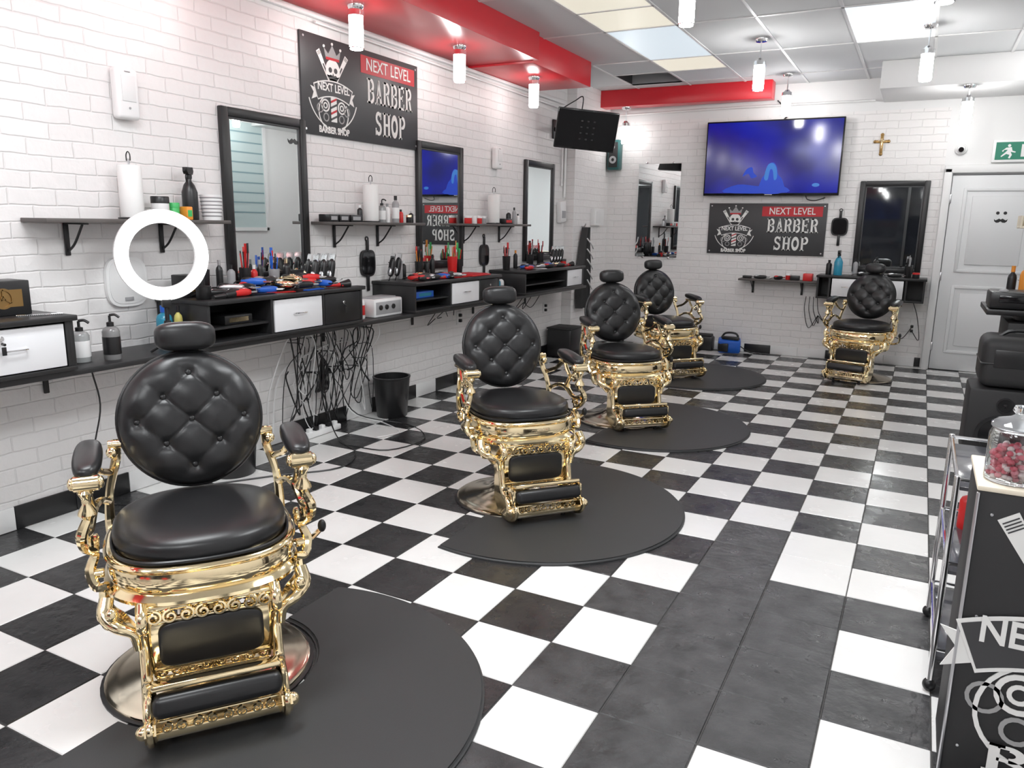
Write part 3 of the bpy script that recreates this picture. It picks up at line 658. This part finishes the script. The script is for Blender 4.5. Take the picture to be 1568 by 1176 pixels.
for (x,y,r) in ((.28,4.98,.4),(.2,5.12,1.4),(.3,5.3,.2),(.33,5.45,1.1),(.24,5.55,2),(.16,5.25,.8),(.33,5.15,1.6),(.27,5.4,.1),(.34,5.0,1.5)): clipper(x,y,Z2,r,*cols[k%7]);k+=1
for y in (4.86,4.94): clipper(.15,y,Z2,1.4,blk,steel,True)
cup(.14,5.72,Z2+.018,.045,.14,redp,[green,blk,redp,orange]);cup(.09,5.9,Z2,.04,.13,blk,[redp,green,blk]);bottle(.08,5.5,Z2,.022,.18,blk,blk);bottle(.08,5.42,Z2,.02,.15,blk,gold)
brush(.34,5.3,Z2,1.4,redp);comb(.36,5.5,Z2,1.5,redp);bottle(.07,5.1,Z2,.02,.14,blk,white);bottle(.07,5.05,Z2,.022,.18,grey,blk);cup(.08,5.3,Z2,.035,.13,blk,[blk,redp,orange])
b=B();b.box((0,0,.006),(.24,.32,.012),redp,.004);b.box((0,0,.014),(.2,.28,.006),mat('towel_red',(.45,.02,.03),.9),.002);b.done('red_tray',(.27,5.80,Z2))
for (x,y,r) in ((.25,6.95,.4),(.3,7.15,1.4),(.25,7.35,.2),(.33,7.55,1.1),(.2,7.1,.8),(.32,6.85,1.5),(.33,7.3,1.4),(.2,7.5,.2)): clipper(x,y,Z2,r,*cols[k%7]);k+=1
for y in (7.75,7.83,7.91,7.98): clipper(.17,y,Z2,1.4,blk,steel,True)
cup(.12,6.75,Z2,.04,.13,blk,[blk,redp]);bottle(.09,7.0,Z2,.022,.18,blk,orange);jar(.32,7.68,Z2,.03,.08,redp,blk);cup(.08,7.35,Z2,.04,.13,blk,[blk,grey,redp]);cup(.08,7.6,Z2,.04,.14,blk,[blk,redp]);brush(.33,7.8,Z2,1.3,redp);comb(.33,7.05,Z2,.9,white)
box(.17,1.92,Z1,(.14,.24,.15),blk,bronze,'clipper_case');box(.22,1.62,Z1,(.16,.2,.03),steel,None,'steel_tray')
brush(.3,1.75,Z1,1.3,blk);comb(.33,2.02,Z1,1.2,chrome);bottle(.1,2.09,Z1,.02,.12,blk,steel)
b=B();b.M=Mcol((.2425,1.92,Z1+.075),(0,1,0),(0,0,1),(1,0,0));b.ringd((0,0),.035,.045,.003,bronze,24);b.ringd((0,0),.006,.012,.003,bronze,12)
for a in range(3): b.prism([(-.003,0),(.003,0),(.003,.04),(-.003,.04)],.003,bronze,Matrix.Rotation(a*2.094,4,'Z'))
b.done('case_emblem')
# ledge things
pump(.22,2.26,ZL,.042,.20,mat('clear_plastic',(.5,.52,.52),.15,trans=.5),white);pump(.28,2.38,ZL,.04,.22,mat('amber_clear',(.3,.3,.3),.15,trans=.4),blk);bottle(.24,2.17,ZL,.035,.19,blk,blk)
bottle(.16,2.78,ZL,.042,.22,liqb,blue);jar(.30,2.78,ZL,.035,.12,pink,pink);bottle(.12,2.82,ZL,.025,.18,grey,white);bottle(.22,2.82,ZL,.022,.22,mat('yellow_plastic',(.6,.55,.15),.4),blk)
b=B();b.box((0,0,.065),(.2,.34,.13),white,.012);b.box((.1,0,.065),(.004,.3,.09),grey,.002)
for y in (-.1,-.03,.05): b.cyl((.1,y,.07),(.112,y,.07),.018,blk)
b.box((0,0,.135),(.14,.26,.01),grey,.004);b.done('towel_sterilizer',(.22,4.56,ZL))
bottle(.24,4.33,ZL,.035,.17,white,redp,redp,'aerosol_can');bottle(.14,4.24,ZL,.03,.2,blk,blk);bottle(.3,4.22,ZL,.025,.14,white,blue)
box(.25,5.02,ZL+.10,(.16,.24,.05),blue,liqb,'wipes_pack');bottle(.1,4.9,ZL+.10,.03,.10,blk,redp)
for y,m in ((6.18,redp),(6.26,white),(6.34,blk),(6.42,grey),(6.50,liqb),(6.57,white)): bottle(.16,y,ZL,.03,.18,m,blk)
box(.29,6.40,ZL,(.12,.12,.10),blk,redp);box(.29,6.24,ZL,(.1,.1,.08),white,redp)
# shelf 1
roll(.11,2.68,ZS);jar(.12,2.84,ZS,.045,.12,white,blk);jar(.1,2.94,ZS,.03,.09,green,green);box(.13,2.995,ZS,(.06,.04,.07),orange,green)
spray(.09,3.06,ZS,.042,.30,blk,blk,-1.0)
b=B()
b.lathe([(0,0),(.05,0),(.06,.14),(.054,.14),(.046,.01),(0,.01)],white,24)
for z in (.02,.04,.06,.08,.10,.12): b.lathe([(.051+.0095*z/.14,z),(.054+.0095*z/.14,z+.004),(.051+.0095*z/.14,z+.008)],grey,24)
b.done('ceramic_cup',(.13,3.17,ZS))
# shelf 2
for y,w in ((4.18,.09),(4.29,.1),(4.42,.12)): box(.11,y,ZS,(.1,w,.05),blk,grey,'product_box')
roll(.1,4.66,ZS);bottle(.1,4.53,ZS,.02,.12,blk,white);pump(.1,4.79,ZS,.03,.17,mat('clear_plastic',(0,0,0)),white);bottle(.09,4.87,ZS,.022,.14,white,grey);bottle(.11,4.95,ZS,.028,.20,grey,blk,white);bottle(.1,5.03,ZS,.02,.1,redp,blk);bottle(.12,5.14,ZS,.02,.09,blk,steel);jar(.14,5.08,ZS,.022,.06,blk,gold)
# shelf 3
for y,m in ((6.05,redp),(6.14,white),(6.23,redp),(6.31,grey)): jar(.1,y,ZS,.035,.07,m,white)
roll(.1,6.52,ZS);box(.12,6.7,ZS,(.1,.16,.05),blk,redp);bottle(.1,6.82,ZS,.025,.13,blk,white);bottle(.12,6.9,ZS,.02,.16,grey,blk);bottle(.12,6.98,ZS,.02,.1,white,blk)
# wall dispensers
def disp(y,z,w,h):
    b=B();b.M=ML@Matrix.Translation((y,z,.003));b.box((0,0,.03),(w,h,.06),white,.02,seg=4);b.box((0,h*.1,.062),(w*.6,h*.5,.004),wpaint,.002);b.cyl((0,-h*.28,.058),(0,-h*.28,.064),.006,grey);b.box((0,h*.42,.05),(w*.3,.01,.02),grey,.003);b.done('air_freshener_dispenser')
disp(2.75,2.10,.13,.25);disp(6.70,2.09,.13,.2)
b=B();b.M=ML@Matrix.Translation((8.24,1.62,0));b.box((0,0,.03),(.16,.24,.06),white,.015,(0,0,.12));b.box((0,-.03,.062),(.1,.08,.004),grey,.002);b.tube([(.05,-.1,.03),(.1,-.3,.02),(.06,-.6,.02)],.004,white,6);b.done('card_dispenser')
b=B();b.M=ML@Matrix.Translation((9.05,1.57,.12));b.box((0,0,.03),(.3,.2,.06),white,.006);b.box((-.04,0,.062),(.12,.14,.004),wpaint,.002);b.done('electrical_panel')
b=B();b.M=ML@Matrix.Translation((2.68,1.15,.003));b.prism([sup(.12,.13,2*pi*k/36,.6) for k in range(36)],.02,white);b.prism([sup(.105,.115,2*pi*k/36,.6) for k in range(36)],.003,wpaint,z0=.02);b.box((0,-.09,.025),(.05,.02,.006),grey,.002);b.done('white_wall_plate')
hmirror(ML@Matrix.Translation((4.72,1.17,0)));hmirror(ML@Matrix.Translation((6.50,1.18,0)));hmirror(MB@Matrix.Translation((2.885,1.50,0)))
# ring light
n=Vector((.93,-.37,.0)).normalized();r=Vector((0,0,1)).cross(n);u=Vector((0,0,1))
MR=Mcol((.36,2.645,1.30),r,u,n)
vs=[];fs=[];NN=64
for k in range(NN):
    a=2*pi*k/NN
    for q,z in ((.163,.0),(.163,.012),(.170,.017),(.214,.017),(.221,.012),(.221,0)): vs.append((q*math.cos(a),q*math.sin(a),z))
for k in range(NN):
    for i in range(5): fs.append([k*6+i,((k+1)%NN)*6+i,((k+1)%NN)*6+i+1,k*6+i+1])
b2=B();b2.M=MR;b2.add(vs,fs,ringm,True)
vs=[];fs=[]
for k in range(NN):
    a=2*pi*k/NN
    for q,z in ((.159,.0),(.159,-.02),(.226,-.02),(.226,0)): vs.append((q*math.cos(a),q*math.sin(a),z))
for k in range(NN):
    for i in range(4): fs.append([k*4+i,((k+1)%NN)*4+i,((k+1)%NN)*4+(i+1)%4,k*4+(i+1)%4])
b=B();b.M=MR;b.add(vs,fs,white,True)
e=bpy.data.objects.new('ring_light',None);S.collection.objects.link(e)
b.box((0,-.24,-.008),(.045,.045,.035),blk,.008);b.M=Matrix.Identity(4)
b.cyl((.35,2.65,.83),(.35,2.65,1.07),.011,blk);b.cyl((.35,2.65,.93),(.35,2.65,.97),.018,blk)
for a in range(3): b.tube([(.35,2.65,.88),(.34+.04*math.cos(a*2.1),2.65+.04*math.sin(a*2.1),.84),(.315+.06*math.cos(a*2.1),2.65+.07*math.sin(a*2.1),.811)],.007,blk)
b.done('ring_stand',parent=e);b2.done('ring_tube',parent=e)
# bin, cables, outlets
b=B();b.lathe([(0,0),(.12,0),(.125,.005),(.15,.30),(.156,.305),(.156,.315),(.142,.315),(.118,.012),(0,.012)],blk,28,sx=.9);wb=b.mesh('waste_bin');place(wb,'waste_bin',(.20,4.74,0));place(wb,'waste_bin',(.24,3.12,0))
def cables(name,items):
    b=B()
    for pts,r_,m in items: b.tube(pts,r_,m,6,5)
    return b.done(name)
L_=[]
for k in range(30):
    y=3.70+.028*k+random.uniform(-.02,.02);x=random.uniform(.05,.33);zz=random.uniform(.22,.55);d=random.uniform(-.14,.12)
    L_.append(([(x,y,.77),(x+random.uniform(-.04,.04),y+d*.4,.65),(.06+random.random()*.12,y+d,zz),(.05+.05*random.random(),y+d*1.2+.08,zz-.1 if k%3 else .06),(.05,y+.2*(k%2)+.03,zz+.14),(.08,4.12,.62) if k%4==0 else (.05,y+.05,zz+.2)],random.choice((.003,.004,.005)),blk if k%4 else white))
for k in range(8): L_.append(([(.06+.01*k,4.05+.015*k,.62-.03*k),(.09,4.12+.03*math.cos(k),.45),(.08,4.02+.02*k,.30),(.06,4.1,.42+.02*k)],.005,blk))
L_.append(([(.04,4.1,.35),(.06,4.15,.2),(.15,4.1,.05),(.35,3.95,.006),(.6,3.8,.006),(.72,3.5,.006),(.5,3.2,.006),(.3,2.9,.006)],.005,blk))
L_.append(([(.05,4.25,.4),(.12,4.35,.1),(.3,4.5,.006),(.55,4.35,.006),(.5,4.15,.006)],.004,white))
L_.append(([(.05,4.3,.3),(.15,4.38,.08),(.5,4.55,.006),(.8,4.3,.006),(.75,3.95,.006),(.45,3.9,.006)],.004,blk))
L_.append(([(.05,4.4,.4),(.1,4.42,.45),(.12,4.4,.7),(.3,4.38,.77)],.005,blk))
cables('power_cables',L_)
b=B();b.box((0,0,.02),(.06,.34,.04),white,.008)
for k in range(5): b.box((0,-.13+.065*k,.05),(.035,.035,.03),blk if k%2 else white,.006)
b.done('power_strip',(.10,4.05,.003))
cables('power_cables',[([(.3,2.25,.77),(.31,2.27,.6),(.2,2.3,.4),(.05,2.32,.1),(.06,2.4,.01),(.3,2.5,.006),(.5,2.4,.006)],.004,blk)])
cables('power_cables',[([(.2,5.4+.15*i,.77),(.06,5.45+.15*i,.62+.05*i),(.04,5.6+.1*i,.66)],.004,blk) for i in range(4)]+[([(.2,7.0+.2*i,.77),(.06,7.05+.2*i,.6),(.04,7.3,.66)],.004,blk) for i in range(3)])
def outlet(M):
    b=B();b.M=M;b.box((0,0,.005),(.08,.12,.01),white,.003);b.box((0,.025,.02),(.03,.03,.03),blk,.006);b.box((0,-.025,.02),(.03,.03,.03),blk,.006);b.done('power_outlet')
for y,z in ((4.37,.43),(6.05,.62),(7.9,.55)): outlet(ML@Matrix.Translation((y,z,0)))
outlet(MB@Matrix.Translation((3.72,.42,0)))
cables('power_cables',[([(2.62+.04*i,9.3,.72),(2.6+.05*i,9.42,.55),(2.66+.05*i,9.43,.35+.03*i),(2.75,9.43,.5)],.004,blk) for i in range(4)]+[([(3.72,9.42,.44),(3.62,9.42,.3),(3.5,9.42,.42),(3.6,9.4,.72)],.004,blk),([(3.72,9.42,.40),(3.8,9.42,.3),(3.76,9.42,.55),(3.7,9.4,.72)],.004,blk)])
# cape hanging near corner
cs=mat('cape_stripe',(.7,.7,.7),.7)
b=B();rows=18;cols_=24;vs=[];fs=[]
for i in range(rows+1):
    t=i/rows;hw=.03+.11*min(1,t*2.2)+.02*t
    for j in range(cols_+1):
        s_=j/cols_*2-1;vs.append((.17+.03*math.cos(s_*9)+.04*(1-s_*s_),8.62+hw*s_,1.45-.95*t))
for i in range(rows):
    for j in range(cols_): fs.append([i*(cols_+1)+j,i*(cols_+1)+j+1,(i+1)*(cols_+1)+j+1,(i+1)*(cols_+1)+j])
b.add(vs,fs,blkm,True)
for k in range(5): b.tube([(.245,8.52+.01*k,1.32-.12*k),(.262,8.62,1.25-.12*k),(.245,8.72,1.2-.12*k)],.008,cs,6)
b.tube([(.125,8.62,1.46),(.16,8.62,1.46),(.18,8.62,1.49)],.008,steel)
b.done('barber_cape')
b=B();b.box((.2,8.05,.16),(.3,.34,.32),blk,.02);b.box((.2,8.05,.325),(.31,.35,.02),blkm,.008);b.done('black_bin')
# corner speaker
b=B();b.M=MB@Matrix.Translation((.22,2.33,0));b.box((0,0,.07),(.16,.36,.13),mat('teal_dark',(.02,.10,.10),.4),.02);b.box((0,0,.138),(.12,.3,.008),blkm,.006)
b.ringd((0,-.06),.02,.045,.006,grey,20,.142);b.ringd((0,.09),.01,.022,.006,grey,16,.142);b.done('mounted_speaker')
# ------------------------------------------------------------------ back wall furniture
b=B();b.box((2.30,9.327,.885),(.86,.26,.022),shw,.003)
for x in (2.0,2.55): b.box((x,9.45,.80),(.025,.012,.16),blk,.002);b.tube([(x,9.44,.74),(x,9.4,.78),(x,9.27,.87)],.006,blk)
b.done('floating_shelf')
b=B();x0,x1=2.74,3.80;yf=9.10;yb_=YB-.004
b.box(((x0+x1)/2,(yf+yb_)/2,.965),(x1-x0+.02,yb_-yf,.025),wood,.003);b.box(((x0+x1)/2,(yf+yb_)/2,.735),(x1-x0,yb_-yf,.02),wood,.003)
for x in (x0+.01,2.87,3.24,3.62,x1-.01): b.box((x,(yf+yb_)/2,.85),(.02,yb_-yf-.01,.21),wood)
b.box(((x0+x1)/2,yb_-.01,.85),(x1-x0,.018,.21),wood)
for a,c,m in ((2.89,3.23,wdrawer),(3.26,3.60,wdrawer)):
    b.box(((a+c)/2,yf+.005,.852),(c-a-.01,.02,.19),m,.003);b.tube([((a+c)/2-.06,yf-.004,.86),((a+c)/2-.055,yf-.025,.86),((a+c)/2+.055,yf-.025,.86),((a+c)/2+.06,yf-.004,.86)],.004,chrome,6)
b.done('styling_station')
Z5=.978
spray(2.93,9.25,Z5,.045,.28,liqb,blk,-1.6);bottle(2.83,9.3,Z5,.03,.16,blk,blk);bottle(3.1,9.3,Z5,.025,.18,grey,blk)
clipper(3.2,9.22,Z5,.4,blk,steel);clipper(3.36,9.25,Z5,1.4,blk,gold);clipper(3.5,9.2,Z5,.2,blk,steel);cup(3.62,9.3,Z5,.04,.12,blk,[blk,grey]);jar(3.7,9.2,Z5,.035,.06,blk,redp);bottle(3.30,9.36,Z5,.02,.2,blk,blk)
clipper(2.1,9.3,.896,.3,blk,steel);clipper(2.3,9.3,.896,1.1,blk,redp);box(2.62,9.32,.896,(.12,.1,.08),redp,None,'product_box',1.57);box(2.48,9.32,.896,(.1,.08,.05),blk,None);box(1.95,9.32,.896,(.1,.06,.03),blk,None);jar(2.4,9.36,.896,.03,.07,redp,white)
b=B();b.box((0,0,.10),(.26,.18,.16),blue,.03,(.2,0,.2));b.box((.02,-.05,.19),(.2,.05,.04),blk,.012);b.box((-.05,-.1,.08),(.12,.03,.1),blk,.01);b.tube([(-.1,0,.17),(-.05,0,.24),(.07,0,.24),(.11,0,.17)],.012,blk);b.tube([(.12,0,.1),(.22,.05,.03),(.3,.08,.01)],.006,blk);b.done('blue_tool_bag',(1.82,9.22,.005))
b=B();b.box((0,0,.09),(.36,.14,.17),blk,.02);b.box((0,0,.185),(.32,.12,.03),blkm,.01);b.done('black_storage_box',(1.42,9.36,0))
# cross, camera, exit sign
b=B();b.M=MB@Matrix.Translation((3.22,2.37,0));b.box((0,0,.008),(.03,.19,.016),bronze,.005);b.box((0,.03,.008),(.12,.03,.016),bronze,.005)
for x,y in ((0,.1),(0,-.1),(.065,.03),(-.065,.03)): b.sel((x,y,.008),(.018,.018,.01),bronze,n=12,k=6)
b.box((0,0,.02),(.012,.09,.012),gold,.004);b.box((0,.035,.02),(.07,.01,.01),gold,.003);b.sel((0,.05,.024),(.01,.012,.008),gold,n=10,k=6);b.done('crucifix')
b=B();b.M=MB@Matrix.Translation((3.97,2.30,0));b.cyl((0,0,0),(0,0,.04),.055,white,n=24);b.sel((0,0,.05),(.042,.042,.042),white);b.cyl((0,-.01,.08),(0,-.012,.10),.025,blkg);b.done('security_camera')
b=B();b.M=MB@Matrix.Translation((4.45,2.27,0));gs=mat('exit_green',(.01,.16,.10),.4,emit=.1,ecol=(.01,.3,.15));b.box((0,0,.02),(.40,.22,.04),white,.006);b.box((-.03,0,.041),(.29,.17,.004),gs)
b.disc((-.06,.05),.014,.002,white,12,.043);b.prism([(-.085,.03),(-.04,.035),(-.03,0),(-.0,-.01),(-.005,-.02),(-.045,-.01),(-.03,-.04),(-.045,-.075),(-.06,-.07),(-.05,-.04),(-.08,-.03),(-.12,-.06),(-.125,-.05),(-.085,-.01),(-.07,.01),(-.1,.01),(-.11,-.01),(-.12,0)][::-1],.002,white,z0=.043)
b.box((.07,0,.0435),(.05,.12,.002),white);b.done('exit_sign')
# right wall window (seen in mirrors)
fr=mat('frosted_glass',(.50,.60,.60),.3);st=mat('frost_stripe',(.22,.33,.36),.4)
b=B();b.M=Mcol((XR,8.25,2.1),(0,-1,0),(0,0,1),(-1,0,0));b.box((0,0,.01),(1.0,1.5,.02),fr)
for k in range(9): b.box((0,.6-.14*k,.0215),(.94,.02,.003),st)
for sx in (-.51,.51): b.box((sx,0,.02),(.05,1.56,.04),wpaint)
for sy in (-.76,.76): b.box((0,sy,.02),(1.06,.05,.04),wpaint)
b.done('window_2')
def wchair(x,y):
    b=B();b.box((0,0,.43),(.5,.48,.09),redp,.03);b.box((0,.23,.68),(.5,.08,.45),redp,.03,(-.15,0,0))
    for sx in (-.22,.22):
        b.tube([(sx,-.2,0),(sx,-.2,.4)],.012,chrome,8,1);b.tube([(sx,.2,0),(sx,.2,.4)],.012,chrome,8,1);b.tube([(sx,-.2,.4),(sx,-.18,.62),(sx,.2,.64)],.012,chrome)
    b.done('waiting_chair',(x,y,0),pi)
wchair(1.3,YF+.55);wchair(2.0,YF+.55);wchair(3.9,YF+.55)
# ------------------------------------------------------------------ right side
b=B();b.box((0,0,.24),(.42,.40,.48),blkm,.02)
for c,r_ in (((-.02,.18),.13),((0,.38),.05)):
    T=Mcol((c[0],-.201,c[1]),(1,0,0),(0,0,1),(0,-1,0));b.ringd((0,0),r_*.85,r_,.012,blk,32,0,0,2*pi,1,T);b.lathe([(r_*.85,.006),(r_*.6,-.0),(r_*.3,.001),(r_*.25,.012),(0,.02)],blkg,28,(c[0],-.201,c[1]),T.to_3x3().to_4x4())
b.done('floor_speaker',(4.31,5.95,0))
b=B();b.box((0,0,.17),(.44,.42,.32),blkm,.06,seg=4);b.box((0,-.205,.2),(.3,.02,.12),blk,.01);b.tube([(-.12,0,.32),(-.06,0,.36),(.06,0,.36),(.12,0,.32)],.012,blk);b.box((0,0,.165),(.445,.425,.012),blk,.004);b.done('equipment_bag',(4.36,5.95,.482))
b=B();b.box((0,0,.43),(.5,.6,.86),blkm,.01);b.box((-.04,0,.93),(.7,.66,.04),blk,.006);b.box((-.0,-.305,.45),(.4,.01,.7),blk,.003);b.cyl((.0,0,.85),(0,0,.92),.2,blk);b.done('black_cabinet',(4.56,6.6,0))
b=B();b.box((0,0,.06),(.36,.34,.12),blk,.02);b.box((-.0,-.17,.07),(.25,.01,.05),blkg,.003);b.sel((-.1,-.12,.12),(.03,.03,.02),grey);b.done('receipt_printer',(4.36,6.46,.952))
b=B();b.box((0,0,.13),(.16,.12,.26),mat('cardboard',(.35,.2,.1),.7),.004);b.box((-.02,-.06,.15),(.12,.004,.12),orange);b.done('product_box',(4.64,6.40,.952))
bottle(4.42,6.74,.952,.04,.32,orange,blk);bottle(4.52,6.78,.952,.04,.36,bronze,gold);bottle(4.34,6.80,.952,.03,.28,blk,orange)
b=B();b.box((0,0,.0),(.3,.2,.015),cream,.004)
for x,y in ((-.14,0),(.14,0)): b.box((x,y,.04),(.012,.2,.08),cream,.003)
b.box((0,.09,.04),(.3,.012,.08),cream,.003);b.tube([(0,.1,0),(0,.12,.2),(.1,.1,.3)],.01,gold);b.cyl((.08,0,-.558),(.08,0,0),.012,gold);b.lathe([(0,-.558),(.05,-.558),(.05,-.55),(0,-.545)],gold,20,(.08,0,0));b.done('brochure_holder',(4.46,6.58,1.51))
# display counter (front right)
b=B();X0,X1,Y0,Y1=3.92,4.72,2.2,2.5
b.box(((X0+X1)/2,(Y0+Y1)/2,.42),(X1-X0,Y1-Y0,.84),blkm,.004);b.box(((X0+X1)/2,(Y0+Y1)/2,.846),(X1-X0+.01,Y1-Y0+.01,.014),cream,.004)
b.box((X0-.001,Y0-.002,.42),(.008,.010,.83),steel,.002)
emblem(b,(0,0),.58,Mcol((4.19,Y0,.47),(1,0,0),(0,0,1),(0,-1,0)),.001,False)
b.word('BARBER',0,0,.66,.085,dwhite,.006,.002,Mcol((4.345,Y0,.115),(1,0,0),(0,0,1),(0,-1,0)))
for z in (.12,.5,.78): b.cyl((X0+.035,Y0,z),(X0+.035,Y0-.004,z),.004,steel,n=8)
b.done('display_counter')
# candy jar
e=bpy.data.objects.new('candy_jar',None);e.location=(3.992,2.28,.854);S.collection.objects.link(e)
b=B();b.lathe([(0,.001),(.058,.001),(.062,.006),(.062,.12),(.056,.135),(.052,.14),(.049,.14),(.053,.133),(.058,.118),(.058,.01),(0,.006)],glass,40);b.done('jar_glass',parent=e)
b=B();b.lathe([(.056,.138),(.060,.142),(.060,.150),(.047,.160),(.02,.168),(.010,.175),(.018,.185),(.014,.197),(0,.2)],glass,32);b.lathe([(.0565,.138),(.0585,.14),(.0565,.143)],steel,32);b.done('jar_lid',parent=e)
b=B()
cm=[mat('candy_pink',(.8,.28,.34),.4),mat('candy_white',(.85,.72,.72),.4),mat('candy_red',(.7,.12,.17),.4)]
for k in range(190):
    a=random.uniform(0,6.28);q=.048*math.sqrt(random.random());z=.014+.075*random.random();b.sel((q*math.cos(a),q*math.sin(a),z),(.009,.009,.007),cm[k%3],n=8,k=5)
b.done('candies',parent=e)
# chrome trolley
b=B();x0,x1,y0,y1=3.90,4.30,2.66,3.22
for x in (x0,x1):
    for y in (y0,y1): b.cyl((x,y,.04),(x,y,.74),.010,chrome);b.sel((x,y,.022),(.02,.02,.022),blk)
for z in (.12,.42,.70):
    b.box(((x0+x1)/2,(y0+y1)/2,z),(x1-x0,y1-y0,.012),mat('smoked_glass',(.06,.06,.07),.1),.002)
    for y in (y0,y1): b.cyl((x0,y,z+.03),(x1,y,z+.03),.006,chrome,n=8)
    for x in (x0,x1): b.cyl((x,y0,z+.03),(x,y1,z+.03),.006,chrome,n=8)
b.done('salon_trolley')
box(4.1,3.0,.706,(.16,.2,.06),white,None,'tissue_box');bottle(3.98,3.1,.426,.035,.15,redp,white);bottle(3.99,2.92,.426,.03,.14,blue,white);box(4.12,3.05,.126,(.2,.25,.12),white,redp)
# ------------------------------------------------------------------ world, camera
w=bpy.data.worlds.new('world');S.world=w;w.use_nodes=True;w.node_tree.nodes['Background'].inputs[0].default_value=(.9,.95,1,1);w.node_tree.nodes['Background'].inputs[1].default_value=.15
cam=bpy.data.cameras.new('camera');cam.sensor_width=36;cam.lens=36*1177.6/1568;cam.clip_start=.05
co=bpy.data.objects.new('camera',cam);S.collection.objects.link(co)
ya,pt,ro=math.radians(27.55),math.radians(11.82),math.radians(.89)
F=Vector((-math.sin(ya)*math.cos(pt),math.cos(ya)*math.cos(pt),-math.sin(pt)));Rv=Vector((math.cos(ya),math.sin(ya),0));U=Rv.cross(F)
R2=Rv*math.cos(ro)+U*math.sin(ro);U2=-Rv*math.sin(ro)+U*math.cos(ro)
co.matrix_world=Mcol((3.725,0,1.485),R2,U2,-F);S.camera=co
S.view_settings.view_transform='Standard';S.view_settings.look='None';S.view_settings.exposure=.06
